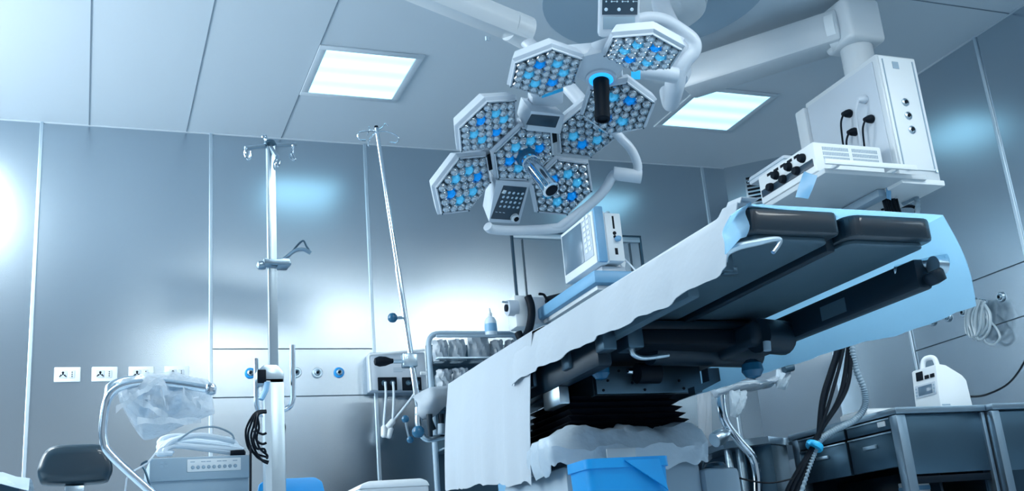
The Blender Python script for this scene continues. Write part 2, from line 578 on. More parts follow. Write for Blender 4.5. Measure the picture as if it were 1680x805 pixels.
def lamp_head(root, c, x, n, blues, cyans, count, limit, name='lamp_head'):
    """hexagonal housing: face centre c, a corner along x, lens normal n"""
    n = Vector(n).normalized(); x = Vector(x); x = (x-n*x.dot(n)).normalized(); y = n.cross(x)
    M = frame(c, x, y, n)
    R = HR
    b = B()
    P = hexpts(R)
    ngon_prism(b, [(px*1.075, py*1.075) for px, py in P], -.010, -.056, M, bev=.004, top=.86)
    ngon_prism(b, P, .0, -.0095, M, top=1.07)
    for i in range(6):
        p, q = Vector(P[i]), Vector(P[(i+1) % 6])
        t = bmesh.new()
        a0, a1 = p*.955, q*.955
        vs = [(p, .0002), (q, .0002), (q, .008), (p, .008), (a0, .0002), (a1, .0002), (a1, .008), (a0, .008)]
        V = [t.verts.new((v.x, v.y, z)) for v, z in vs]
        for f in ((0, 1, 2, 3), (7, 6, 5, 4), (3, 2, 6, 7), (1, 0, 4, 5)): t.faces.new([V[j] for j in f])
        bmesh.ops.recalc_face_normals(t, faces=t.faces)
        merge(b, t, M)
    h = obj(name, b, LAMPWHITE, root, angle=20)
    rb = B()
    ngon_prism(rb, [(px*.95, py*.95) for px, py in P], .0003, .0015, M)
    obj('reflector', rb, REFLECTOR, h, smooth=False)
    for px, py in P:
        obj('corner_screw', cyl(B(), M @ Vector((px*.975, py*.975, .008)), M @ Vector((px*.975, py*.975, .0105)), .0038, seg=8), STEEL_DARK, h)
    pitch = LPITCH
    rest = B(); nrest = 0
    for q in range(-3, 4):
        for r in range(-3, 4):
            if abs(q+r) > 3: continue
            lx_, ly_ = pitch*(q+r/2), pitch*r*math.sqrt(3)/2
            k6 = {(1, 1): 0, (-1, 2): 1, (-2, 1): 2, (-1, -1): 3, (1, -2): 4, (2, -1): 5}.get((q, r))
            kind = 'b' if k6 in blues else 'c' if k6 is not None and k6 in cyans else 'n'
            mtx = M @ T(lx_, ly_, .0016)
            if count[0] < limit or kind != 'n':
                o = bpy.data.objects.new('lens', LENS_ME[kind])
                COL.objects.link(o)
                o.parent = h
                o.matrix_parent_inverse = Matrix.Translation(h.location).inverted()
                o.matrix_basis = mtx
                if kind == 'b': o['label'] = 'deep blue lens'
                if kind == 'c': o['label'] = 'light blue lens'
                count[0] += 1
            else:
                t = bmesh.new(); t.from_mesh(LENS_ME['n']); merge(rest, t, mtx); nrest += 1
    if nrest: return h, rest
    rest.free()
    return h, None


HR = .158
LPITCH = HR*.95/3.62
for kk, mm in (('n', LENS), ('b', LENS_BLUE), ('c', LENS_CYAN)): LENS_ME[kk] = lens_mesh(kk, mm, LPITCH*.52)


def cdir(x, y, z): return (CR*x + CU*y + CF*z)      # direction given as right, up, into the picture


# --- lamp one (lower, five heads)
N1 = Vector((.206, -.509, -.836)).normalized()
C1 = Vector((1.713, 3.955, 2.060))
A1 = Vector((2.008, 3.904, 2.168))-C1
A1 = (A1-N1*A1.dot(N1)).normalized()
B1 = N1.cross(A1)
L1 = thing('operating_lamp', 'lower ceiling operating lamp with five hexagonal heads, steel handle and keypad', 'operating lamp', C1, 'operating lamps')
SP = .318          # spacing of heads
# lattice directions: a = toward right head, b = rotated by 60
sgn = 1
bb = Vector((1.955, 4.117, 1.980))-C1
ang = math.atan2(bb.dot(B1), bb.dot(A1))     # about +-60 degrees
def l1dir(k): return A1*math.cos(k*PI/3*(1 if ang > 0 else -1)) + B1*math.sin(k*PI/3*(1 if ang > 0 else -1))


cnt = [0]
heads = [(C1, (-.384, -.828, .410), N1, (1, 4), (0, 2, 3, 5)),
         ((1.955, 4.117, 1.980), (-.408, -.726, .554), (.076, -.632, -.772), (0, 3), (1, 2, 4, 5)),
         ((2.009, 3.904, 2.168), (-.397, -.811, .430), (.048, -.486, -.873), (2,), (1, 3, 4, 5)),
         ((1.458, 4.043, 1.937), (-.379, -.816, .435), (.408, -.570, -.713), (1, 4), (0, 2, 3, 5)),
         ((1.499, 3.807, 2.111), (-.336, -.911, .240), (.358, -.359, -.862), (0, 3), (1, 2, 4, 5))]
restall = B()
for hc, hx, hn, bl, cy_ in heads:
    h, rest = lamp_head(L1, Vector(hc), hx, hn, bl, cy_, cnt, 84)
    if rest is not None:
        me_ = bpy.data.meshes.new('tmp'); rest.to_mesh(me_); rest.free(); restall.from_mesh(me_)
o = obj('lens_array', restall, LENS, L1, angle=28, kind='stuff')
# dark hinge pads between the heads
for hc in ((1.955, 4.117, 1.980), (2.009, 3.904, 2.168), (1.458, 4.043, 1.937), (1.499, 3.807, 2.111)):
    dd = (Vector(hc)-C1); mid = C1+dd*.5-N1*.03; dd = (dd-N1*dd.dot(N1)).normalized()
    obj('hinge_block', box(B(), -.03, .03, -.035, .035, -.03, .0, .006, frame(mid, dd, N1.cross(dd), N1)), BLACK, L1)
# spine plate joining the heads behind
b = B()
lathe(b, [(.0, -.13), (.08, -.13), (.11, -.11), (.11, -.062), (0, -.062)], 24, frame(C1, A1, B1, N1))
for k_ in (0, 1, 2, 3, 4, 5):
    dd = l1dir(k_); c = C1
    Mx = frame(c, dd, N1.cross(dd), N1)
    box(b, .08, SP*.8, -.03, .03, -.10, -.07, .008, Mx)
obj('spine', b, LAMPWHITE, L1)
# keypad box (toward the bottom) and display box (toward the top)
def lamp_box(root, c, ax, ay, n, w0, h0, dep, name):
    M = frame(c, ax, ay, n)
    b = B()
    ngon_prism(b, [(-w0/2, -h0/2), (w0/2, -h0/2), (w0/2, h0/2), (-w0/2, h0/2)], 0, -dep, M, bev=.008, top=.86)
    o = obj(name, b, LAMPWHITE, root)
    return o, M


dn = l1dir(2)
kc = C1 + dn*SP*.99
if (kc-C1).dot(CU) > 0: dn = -dn
kc = at(831, 330, Y=0.001) if False else None
def onplane(px, py, P0, N):
    d = CF + CR*((px-840)/FOC) - CU*((py-402.5)/FOC)
    O = Vector((0, 0, CAMH))
    return O + d*((P0-O).dot(N)/d.dot(N))


def quad_box(root, name, pts, P0, N, dep, m, lift=.0, top=.85, bev=.006):
    """box whose face outline is the given four picture points on the lamp's plane"""
    P = [onplane(x, y, P0, N) for x, y in pts]
    c = sum(P, Vector())/len(P)
    ax = (P[1]-P[0]).normalized(); ay = N.cross(ax)
    M = frame(c, ax, ay, N)
    loc = [((p-c).dot(ax), (p-c).dot(ay)) for p in P]
    b = B()
    ngon_prism(b, loc, lift, lift-dep, M, bev=bev, top=top)
    return obj(name, b, m, root), M, loc


kb, KM, kl = quad_box(L1, 'keypad_box', [(800, 362), (851, 365), (869, 296), (812, 292)], C1, N1, .10, LAMPWHITE, .012)
kp, KM2, kl2 = quad_box(kb, 'keypad', [(805, 358), (848, 361), (864, 307), (826, 304)], C1+N1*.012, N1, .004, PANEL, .003, top=1, bev=.001)
b = B()
for i in range(5):
    for j in range(4):
        p = onplane(826+i*7.2-j*2.6, 312+j*7.5+i*.6, C1, N1)+N1*.0152
        lathe(b, [(.0075 if (i+j) % 3 else .005, 0), (.006, .0012)], 8, zframe(p, N1))
for i in range(3):
    p = onplane(812+i*6, 344+i*.6, C1, N1)+N1*.0152
    box(b, -.006, .006, -.0012, .0012, 0, .001, M=zframe(p, N1))
obj('key_marking', b, MARK, kp)
obj('rotary_knob', lathe(B(), [(.020, 0), (.020, .012), (.015, .016), (0, .016)], 18, zframe(onplane(841, 352, C1, N1)+N1*.0152, N1)), WHITE2, kp)
obj('knob_cap', lathe(B(), [(.012, 0), (.012, .004), (0, .005)], 16, zframe(onplane(842, 352, C1, N1)+N1*.0312, N1)), BLACK, kp)
obj('badge', box(B(), -.009, .009, -.009, .009, 0, .001, M=zframe(onplane(824.5, 311, C1, N1)+N1*.0152, N1)), WHITE2, kp)
db, DM, dl = quad_box(L1, 'display_box', [(858, 208), (915, 214), (922, 182), (866, 175)], C1, N1, .12, LAMPWHITE, .03)
dp, _, _ = quad_box(db, 'display', [(863, 204), (911, 209), (918, 191), (872, 187)], C1+N1*.03, N1, .004, PANEL, .003, top=1, bev=.001)
# neck above the display
b = B()
p0 = onplane(905, 172, C1, N1)-N1*.03
box(b, -.075, .075, -.045, .045, -.05, .0, .01, frame(p0, A1, B1, N1))
obj('upper_bracket', b, LAMPWHITE, L1)
obj('blue_insert', box(B(), -.05, .05, -.012, .012, 0, .004, .002, frame(onplane(908, 153, C1, N1)-N1*.01, A1, B1, N1)), BRIGHTBLUE, L1)
# handle
hb = C1 + N1*.012
ring = obj('handle_collar', lathe(B(), [(.046, .0), (.046, .018), (.040, .03), (.032, .03)], 24, zframe(hb, N1)), KNOB, L1)
obj('handle', lathe(B(), [(.034, .02), (.036, .05), (.0355, .09), (.036, .20), (.0385, .232), (.0385, .245), (.030, .248)], 24, zframe(hb, N1)), CHROME, L1)
obj('handle_bore', lathe(B(), [(.028, .244), (.028, .2495), (0, .2495)], 20, zframe(hb, N1)), BLACK, L1)
b = lathe(B(), [(.0372, .052), (.0372, .058)], 24, zframe(hb, N1))
obj('handle_ring', b, WHITE2, L1)

# gimbal tube of lamp one: from below the keypad round the right side to the joint
def lp(px, py, dz=0.0):
    d = CF + CR*((px-840)/FOC) - CU*((py-402.5)/FOC)
    return Vector((0, 0, CAMH)) + d*(4.62+dz)


b = B()
path = [lp(800, 371, -.02), lp(808, 376, 0), lp(840, 378, .05), lp(895, 376, .1), lp(922, 372, .12), lp(950, 350, .12), lp(978, 326, .12), lp(994, 308, .12), lp(1003, 292, .12), lp(1010, 284, .12)]
tube(b, smooth_path(path, 5), .0215, 14)
tube(b, [lp(895, 374, .1), lp(918, 371, .11), lp(975, 328, .12)], .017, 12)
obj('lower_yoke', b, LAMPWHITE, L1)
obj('yoke_joint', cyl(B(), lp(1006, 284, .12), lp(1052, 290, .12), .030, .030, 20), LAMPWHITE, L1)
b = B()
path = [lp(1044, 288, .12), lp(1046, 270, .12), lp(1036, 246, .12), lp(1020, 228, .13), lp(1004, 212, .14), lp(985, 195, .16)]
tube(b, smooth_path(path, 5), .020, 14)
obj('upper_yoke', b, LAMPWHITE, L1)
# suspension of lamp one
b = B()
path = [lp(905, 165, .14), lp(940, 150, .2), lp(960, 130, .25), lp(930, 90, .3), lp(880, 62, .34), lp(858, 56, .36)]
tube(b, smooth_path([lp(958, 172, .16), lp(930, 140, .2), lp(905, 110, .28), lp(872, 76, .36), lp(858, 62, .38)], 5), .032, 14)
obj('suspension_neck', b, LAMPWHITE, L1)
b = B()
a0, a1 = lp(858, 50, .40), lp(690, -18, .10)
dirv = (a1-a0).normalized()
Mx = zframe(a0, dirv, CU)
ngon_prism(b, [(-.062, -.055), (.062, -.055), (.070, 0), (.055, .058), (-.055, .058), (-.070, 0)], 0, (a1-a0).length+.6, Mx, bev=.008)
obj('spring_arm', b, WHITE, L1)
ae = a0+dirv*((a1-a0).length+.6)
obj('arm_joint', cyl(B(), ae-Vector((0, 0, .10)), ae+Vector((0, 0, .10)), .085, .085, 24), WHITE, L1)
obj('drop_tube', cyl(B(), ae+Vector((0, 0, .10)), (ae.x, ae.y, HC-.06), .055, .055, 20), WHITE, L1)
obj('ceiling_flange', lathe(B(), [(.16, -.001), (.16, -.03), (.10, -.07), (0, -.07)], 28, T(ae.x, ae.y, HC)), WHITE, L1)
obj('arm_elbow', cyl(B(), a0-CU*.005-dirv*.02, a0+dirv*.07, .078, .074, 24), WHITE, L1)
obj('grub_screw', cyl(B(), lp(800, 60, .25), lp(800, 67, .25), .012, .010, 10), STEEL, L1)

# --- lamp two (upper, three heads round a hub)
N2 = Vector((-.15, -.14, -.979)).normalized()
C2 = Vector((1.885, 3.515, 2.255))
HA, HB_, HC_ = Vector((1.669, 3.556, 2.246)), Vector((1.971, 3.297, 2.234)), Vector((2.034, 3.660, 2.166))
hA, hB, hC = [((v-C2)-N2*(v-C2).dot(N2)).normalized() for v in (HA, HB_, HC_)]
L2 = thing('operating_lamp', 'upper ceiling operating lamp with three hexagonal heads round a hub and black handle', 'operating lamp', C2, 'operating lamps')
cnt2 = [0]
for hc, hx, hn, bl, cy_ in ((HA, (-.211, -.964, .162), (.026, -.172, -.985), (0, 3), (1, 2, 4, 5)), (HB_, (-.939, -.304, .162), (-.192, .072, -.979), (1, 4), (0, 2, 3, 5)), (HC_, (-.141, -.938, .318), (-.300, -.265, -.916), (2, 5), (0, 1, 3))):
    lamp_head(L2, hc, hx, hn, bl, cy_, cnt2, 200)
b = B()
M = frame(C2, hA, N2.cross(hA), N2)
ngon_prism(b, hexpts(.12, PI/6), .0, -.075, M, bev=.015, top=.9)
for hd in (hA, hB, hC):
    Mx = frame(C2, hd, N2.cross(hd), N2)
    ngon_prism(b, [(.0, -.10), (.15, -.055), (.15, .055), (0, .10)], -.008, -.07, Mx, bev=.010)
obj('hub', b, LAMPWHITE, L2)
for hd in (hA, hB):
    Mx = frame(C2, hd, N2.cross(hd), N2)
    obj('hinge_block', box(B(), .085, .11, -.05, .05, -.06, -.004, .004, Mx), BLACK, L2)
hb2 = onplane(986, 128, C2, N2)
obj('light_ring', lathe(B(), [(.050, .0), (.050, .012), (.040, .018), (.036, .016)], 28, zframe(hb2, N2)), RING, L2)
obj('ring_collar', lathe(B(), [(.066, -.002), (.064, .008), (.051, .010)], 28, zframe(hb2, N2)), LAMPWHITE, L2)
obj('handle', lathe(B(), [(.034, .015), (.033, .06), (.030, .12), (.032, .19), (.031, .205), (.022, .208), (.021, .200), (0, .200)], 24, zframe(hb2, N2)), BLACK, L2)
# keypad box hanging in front of lamp two
fz = (-CF*.9-Vector((0, 0, .25))).normalized()
kc = lp(1016, 22, -.45)
fx = (CR*1.0-CU*.0).normalized(); fx = (fx-fz*fx.dot(fz)).normalized()
fy = fz.cross(fx)
M = frame(kc, fx, fy, fz)
sz = .085
b = B()
ngon_prism(b, [(-.083, -.095), (.083, -.095), (.083, .20), (-.083, .20)], 0, -.10, M, bev=.018, top=.88)
pb = obj('control_box', b, LAMPWHITE, L2)
b = B()
box(b, -.067, .070, -.005, .20, .0, .004, .001, M)
pn = obj('keypad', b, PANEL, pb)
b = B()
for j, (yy, nn) in enumerate(((.072, 6), (.045, 6), (.015, 3))):
    for i in range(nn):
        rr = .0035 if nn == 6 else .007
        lathe(b, [(rr, 0), (rr*.8, .001)], 10, M @ T(-.052+i*(.021 if nn == 6 else .05), yy, .004))
        if nn == 6 and i % 2: box(b, -.048+i*.021, -.036+i*.021, yy-.001, yy+.001, .004, .005, M=M)
obj('key_marking', b, MARK, pn)
b = box(B(), -.062, .062, -.06, -.012, .0, .003, .001, M)
obj('lower_recess', b, HOSE, pb)
# gimbal fork of lamp two
b = B()
tube(b, smooth_path([lp(1035, 38, .05), lp(1062, 30, .06), lp(1090, 34, .08), lp(1115, 48, .10), lp(1137, 66, .1), lp(1139, 84, .1), lp(1126, 100, .1), lp(1112, 128, .12)], 5), .030, 14)
tube(b, smooth_path([lp(1072, 45, .03), lp(1092, 56, .04), lp(1118, 70, .05)], 4), .024, 12)
obj('yoke', b, LAMPWHITE, L2)
b = B()
tube(b, [lp(1040, 115, .06), lp(1075, 118, .08), lp(1110, 124, .1)], .036, 16)
obj('yoke_joint', b, LAMPWHITE, L2)
obj('joint_label', box(B(), -.02, .02, -.022, .022, 0, .003, M=frame(lp(1043, 122, -.0), CR, CU, -CF)), BRIGHTBLUE, L2)
b = B()
tube(b, smooth_path([lp(1110, 112, .12), lp(1106, 145, .16), lp(1100, 170, .3), lp(1092, 150, .55)], 5), .055, 18, rf=lambda t: .050-.02*t)
obj('lower_elbow', b, LAMPWHITE, L2)
b = B()
tube(b, smooth_path([lp(1112, 128, .14), lp(1118, 110, .2), lp(1108, 60, .35), lp(1085, 10, .6), lp(1085, -20, .7)], 5), .045, 16)
obj('suspension_neck', b, LAMPWHITE, L2)

# --- ceiling mount: thin round disc darker than the ceiling, white dome that carries all arms
mc = at(1075, -10, Z=HC)
CMX, CMY = mc.x, mc.y
t = thing('ceiling_mount', 'darker round disc on the ceiling and white domed flange that carries the lamp and pendant arms', 'ceiling mount', (CMX, CMY, HC))
obj('ceiling_disc', lathe(B(), [(.62, -.0005), (.62, -.012), (0, -.012)], 56, T(CMX, CMY, HC)), CEILDISC, t)
obj('flange_cover', lathe(B(), [(.285, -.0125), (.285, -.05), (.26, -.12), (.20, -.16), (0, -.17)], 40, T(CMX, CMY, HC)), WHITE, t)
obj('centre_shaft', cyl(B(), (CMX, CMY, HC-.18), (CMX, CMY, HC-.5), .085, .085, 24), WHITE, t)
b = B()

# ------------------------------------------------------------------ supply pendant
PY = 4.0
def pp(px, py, y=PY): return at(px, py, Y=y)


px0, px1, pz0, pz1 = 3.785, 4.045, 2.085, 2.785
pl = thing('supply_pendant', 'white ceiling supply pendant with socket head, shelf and heavy jointed arm', 'supply pendant', (3.9, 4.2, 2.08))
pback = at(1360, 150, Z=pz1).y
PB = PY+.62
head = obj('pendant_head', box(B(), px0, px1, PY, PB, pz0, pz1, .008), WHITE, pl)
obj('front_panel', box(B(), px0+.012, px1-.012, PY-.008, PY-.0005, pz0+.05, pz1-.012, .004), WHITE2, pl)
b = B()
for x in (px0+.030, px1-.034): box(b, x-.003, x+.003, PY-.012, PY-.008, pz0+.06, pz1-.03)
objs('panel_groove', b, GREY, pl)
for px, py in ((1485, 168), (1490, 190), (1496, 213)):
    c = at(px, py, Y=PY-.008)
    g = obj('gas_port', lathe(B(), [(.022, 0), (.022, .006), (.014, .010), (.013, .003)], 20, zframe(c, (0, -1, 0))), STEEL, pl)
    obj('port_core', lathe(B(), [(.009, .002), (.009, .012), (0, .012)], 12, zframe(c, (0, -1, 0))), BLACK, g)
b = B()
for px, py in ((1491, 277), (1537, 281)): lathe(b, [(.009, 0), (.007, .004), (0, .004)], 10, zframe(at(px, py, Y=PY-.008), (0, -1, 0)))
objs('screw', b, STEEL, pl)
obj('badge', box(B(), -.02, .02, -.02, .02, 0, .002, M=zframe(at(1469, 107, Y=PY-.0085), (0, -1, 0))), GREY, pl)
obj('base_rim', box(B(), px0-.006, px1+.010, PY-.012, PB+.01, pz0-.03, pz0, .005), WHITE2, pl)
# sockets side (left-facing), with plugs
obj('side_panel', box(B(), px0-.006, px0-.0005, PY+.03, PB-.02, pz0+.02, pz1-.03, .003), LAMPWHITE, pl)
obj('back_profile', box(B(), px0-.030, px0+.02, PB-.02, PB+.07, pz0-.1, pz1-.03, .012), WHITE, pl)
def plug(px, py, m, drop, label):
    c = at(px, py, X=px0-.006)
    t = thing('power_plug', label, 'plug', c, 'plugs in the pendant side')
    obj('plug_body', lathe(B(), [(.021, 0), (.024, .008), (.020, .03), (.010, .055), (0, .057)], 14, zframe(c, (-1, 0, -.15))), m, t)
    s = c+Vector((-.05, -.005, -.01))
    tube_b = tube(B(), smooth_path([s, s+Vector((-.02, .01, -.05)), s+Vector((-.005, .04, -.13)), s+Vector((.0, .05, -drop))], 5), .0055, 8)
    obj('plug_cable', tube_b, m, t)


plug(1420, 163, LAMPWHITE, .24, 'light grey plug, highest on the side of the pendant head')
plug(1395, 186, BLACK, .20, 'black plug on the left of the pendant head side')
plug(1431, 195, BLACK, .15, 'black plug on the right of the pendant head side')
plug(1404, 216, BLACK, .10, 'low black plug just above the shelf device')
# shelf
s0 = at(1350, 276, Y=PY-.02)
sz_ = s0.z
SHX0 = s0.x
SHY1 = at(1235, 338, X=SHX0).y
SHY1 = min(SHY1, 5.2)
obj('shelf', box(B(), SHX0, px0+.14, PY-.03, SHY1, sz_-.028, sz_, .006), WHITE, pl)
b = B()
r0, r1 = at(1352, 262, Y=PY-.07), at(1502, 271, Y=PY-.07)
box(b, r0.x, r1.x, PY-.08, PY-.066, sz_+.0, sz_+.028, .004)
for x in (r0.x+.08, r1.x-.12): box(b, x-.01, x+.01, PY-.068, PY+.0, sz_-.004, sz_+.012, .002)
obj('equipment_rail', b, WHITE2, pl)
b = B()
box(b, px0-.05, px0+.02, PY+.12, SHY1-.1, sz_-.07, sz_-.029, .005)
cyl(b, (px0-.12, PY+.5, sz_-.029), (px0-.12, PY+.5, sz_-.14), .055, .05, 18)
objs('shelf_bracket', b, GREY, pl)
# column and arm
cx_, cy_ = (px0+px1)/2-.13, PY+.28
b = B()
top = at(1405, 60, Y=cy_); cx_ = at(1408, 96, Y=cy_).x
lathe(b, [(.088, pz1-.01), (.088, pz1+.22)], 28, T(cx_, cy_, 0))
obj('column', b, WHITE, pl)
b = B()
ez = at(1400, 75, Y=cy_).z
box(b, cx_-.12, cx_+.12, cy_-.12, cy_+.12, ez-.02, HC-.06, .03, seg=4)
obj('arm_knuckle', b, WHITE, pl)
b = B()
e0 = Vector((cx_-.05, cy_+.02, at(1375, 45, Y=cy_).z))
e1 = at(1125, 128, Y=5.05)
e1.z = min(e1.z, HC-.2)
Mx = zframe(e0, e1-e0)
ngon_prism(b, [(-.10, -.095), (.10, -.095), (.115, 0), (.095, .10), (-.095, .10), (-.115, 0)], 0, (e1-e0).length, Mx, bev=.02)
obj('horizontal_arm', b, WHITE, pl)
b = B()
dv = (e1-e0).normalized()
cyl(b, e0+dv*.02, e0+dv*.07, .122, .122, 28)
obj('arm_collar', b, WHITE2, pl)

# tag and device on the shelf
b = B()
c = at(1323, 302, Y=PY-.035)
dv = thing('shelf_monitor_unit', 'white device with knobs and a ventilated end on the pendant shelf', 'medical device', (SHX0+.2, PY+.3, sz_))
DX0, DX1, DY0, DY1 = SHX0+.015, px0-.05, PY+.04, SHY1-.06
dz1 = sz_+.17
obj('casing', box(B(), DX0, DX1, DY0, DY1, sz_+.012, dz1, .012), WHITE2, dv)
for part in range(2):
    b = B()
    xa = DX0+.05+part*(DX1-DX0-.06)/2; wv = (DX1-DX0-.10)/2
    for i in range(18):
        x = xa+wv*(i+.5)/18
        for jz in range(3):
            z = dz1-.095+jz*.026
            box(b, x-.0025, x+.0025, DY0-.0015, DY0+.001, z, z+.018)
    obj('vent_grille', b, GREY, dv)
b = B()
box(b, DX0-.004, DX0+.002, DY0+.02, DY1-.02, sz_+.045, sz_+.085, .002)
obj('dark_band', b, PANEL, dv)
n = 6
for i in range(n):
    y = DY0+.09+i*(DY1-DY0-.2)/(n-1)
    z = sz_+.115 if i % 2 == 0 else sz_+.07
    g = obj('knob', lathe(B(), [(.024, 0), (.024, .010), (.018, .026), (0, .028)], 18, zframe((DX0-.002, y, z), (-1, 0, 0))), BLACK, dv)
b = B()
for i in range(5):
    y = DY0+.15+i*(DY1-DY0-.25)/4
    box(b, DX0-.003, DX0+.001, y-.03, y+.01, sz_+.138, sz_+.152)
objs('scale_marking', b, BLACK, dv)
objs('foot', box(box(B(), DX0+.03, DX0+.07, DY0+.03, DY0+.07, sz_+.0005, sz_+.012), DX1-.07, DX1-.03, DY1-.07, DY1-.03, sz_+.0005, sz_+.012), BLACK, dv)
# second, smaller unit on top
dv2 = thing('small_top_unit', 'small grey white box lying on top of the pendant device', 'medical device', (DX0+.1, DY1-.5, dz1))
obj('casing', box(B(), DX0+.03, DX1-.05, DY0+.28, DY0+.62, dz1+.0005, dz1+.05, .014), LAMPWHITE, dv2)
obj('lid_edge', box(B(), DX0+.026, DX1-.046, DY0+.275, DY0+.625, dz1+.022, dz1+.027, .002), GREY, dv2)
# blue tags
def cloth_tag(name, pts, Y_, lab, m=BRIGHTBLUE):
    P = [at(x, y, Y=Y_) for x, y in pts]
    rows = []
    for i in range(6):
        v = i/5
        l = P[0].lerp(P[3], v); r = P[1].lerp(P[2], v)
        rows.append([l.lerp(r, u/4)+Vector((0, .004*math.sin(3*u/4+v*4), 0)) for u in range(5)])
    o = obj(name, sheet(B(), rows, .002), m)
    tag(o, lab, 'tag')
    return o


cloth_tag('blue_tag', [(1319, 281), (1341, 288), (1326, 326), (1304, 324)], PY-.06, 'pale blue tag hanging from the pendant shelf edge', BLUETRIM)
cloth_tag('blue_tag', [(1455, 297), (1459, 299), (1462, 328), (1454, 326)], PY+.1, 'narrow blue tag hanging under the pendant head', BLUETRIM)

# ------------------------------------------------------------------ operating table
TB = thing('operating_table', 'dark operating table raised high on a bellows column, seen from below', 'operating table', (2.07, 3.9, 0))
# leg cushions and plates
def cushion(x0, x1, y0, y1, z0, z1, r=.03, cr=.06):
    """slab with rounded front corners"""
    b = B()
    pts = []
    for cx, cy, a0 in ((x0+cr, y0+cr, PI), (x1-cr, y0+cr, 1.5*PI)):
        for k_ in range(6):
            a = a0+k_*PI/10
            pts.append((cx+cr*math.cos(a), cy+cr*math.sin(a)))
    pts += [(x1, y1), (x0, y1)]
    ngon_prism(b, pts, z0, z1, bev=min(r, (z1-z0)*.45))
    return b


ZP = 1.20
obj('leg_cushion', cushion(1.745, 2.070, 2.46, 3.46, ZP+.006, ZP+.076, .009, .03), CUSHION, TB)
obj('leg_cushion', cushion(2.105, 2.440, 2.47, 3.46, ZP+.006, ZP+.076, .009, .05), CUSHION, TB)
obj('leg_plate', cushion(1.765, 2.055, 2.50, 3.50, ZP-.006, ZP+.006, .002, .04), PLATE, TB)
obj('leg_plate', cushion(2.120, 2.425, 2.51, 3.50, ZP-.006, ZP+.006, .002, .04), PLATE, TB)
obj('seat_cushion', box(B(), 1.75, 2.44, 3.48, 4.10, ZP-.01, ZP+.072, .02), CUSHION, TB)
obj('back_cushion', box(B(), 1.75, 2.44, 4.12, 4.98, ZP-.01, ZP+.072, .02), CUSHION, TB)
obj('head_cushion', box(B(), 1.82, 2.34, 5.00, 5.30, ZP-.01, ZP+.06, .02), CUSHION, TB)
b = B()
box(b, 1.70, 2.48, 3.42, 4.95, ZP-.05, ZP-.012, .01)
box(b, 2.072, 2.105, 2.55, 3.5, ZP-.02, ZP+.05, .006)
obj('top_frame', b, NAVY, TB)
# side rails
b = B()
box(b, 1.665, 1.680, 2.60, 4.6, 1.135, 1.175, .003)
obj('side_rail', b, STEEL, TB, label='steel accessory rail')
b = B()
box(b, 2.545, 2.56, 2.62, 4.6, 1.15, 1.185, .003)
obj('side_rail', b, STEEL, TB, label='steel accessory rail')
# right long beam with label plate
beam = obj('leg_beam', box(B(), 2.445, 2.505, 2.60, 3.75, 1.085, 1.185, .012), NAVY, TB)
obj('type_plate', box(B(), 2.443, 2.4448, 2.96, 3.10, 1.105, 1.155), PLATE, beam)
b = B()
cyl(b, (2.48, 2.56, 1.15), (2.52, 2.56, 1.15), .03, .03, 16)
tube(b, [(2.46, 2.70, 1.172), (2.49, 2.62, 1.17), (2.53, 2.545, 1.165)], .020, 12)
obj('rail_clamp', b, STEEL, TB)
obj('clamp_knob', lathe(B(), [(.03, 0), (.034, .01), (.03, .04), (0, .045)], 14, zframe((2.47, 2.56, 1.13), (.4, 0, -.9))), NAVY, TB)
# left beams
obj('leg_beam', box(B(), 1.69, 1.735, 2.75, 3.8, 1.085, 1.175, .010), PLATE, TB)
obj('side_panel', box(B(), 1.66, 1.72, 3.35, 4.25, 1.00, 1.11, .015), NAVY, TB)
b = B()
for y in (3.30, 3.60, 3.95): box(b, 1.645, 1.70, y-.035, y+.035, 1.04, 1.15, .008)
objs('rail_block', b, STEEL_DARK, TB)
obj('back_beam', box(B(), 1.70, 1.78, 3.9, 4.85, .99, 1.09, .012), PLATE, TB)
obj('steel_end_cap', box(B(), 1.655, 1.70, 3.70, 3.86, .93, 1.00, .008), STEEL, TB)
# hook lever at the foot end
b = B()
hp = [at(1186, 428, Y=2.46), at(1192, 414, Y=2.45), at(1212, 404, Y=2.44), at(1240, 398, Y=2.44), at(1268, 393, Y=2.44), at(1279, 394, Y=2.44), at(1276, 403, Y=2.44), at(1268, 414, Y=2.44)]
tube(b, smooth_path(hp, 5), .010, 10, flat=.9, rf=lambda t: .014-.007*t)
obj('release_lever', b, STEEL, TB)
b = B()
p = at(1192, 432, Y=2.58)
box(b, p.x-.03, p.x+.012, 2.56, 2.62, p.z-.03, p.z+.05, .006)
box(b, p.x-.02, p.x+.03, 2.57, 2.60, p.z-.035, p.z-.01, .004)
obj('lever_bracket', b, STEEL_DARK, TB)
# second lever under the seat
b = B()
hp = [at(1035, 548, Y=3.35), at(1036, 572, Y=3.35), at(1042, 583, Y=3.35), at(1060, 587, Y=3.35), at(1097, 582, Y=3.35)]
tube(b, smooth_path(hp, 5), .010, 10, rf=lambda t: .013-.006*t)
obj('release_lever', b, STEEL, TB)
obj('lever_bracket', box(B(), hp[0].x-.03, hp[0].x+.035, 3.32, 3.42, 1.06, 1.15, .008), STEEL_DARK, TB)
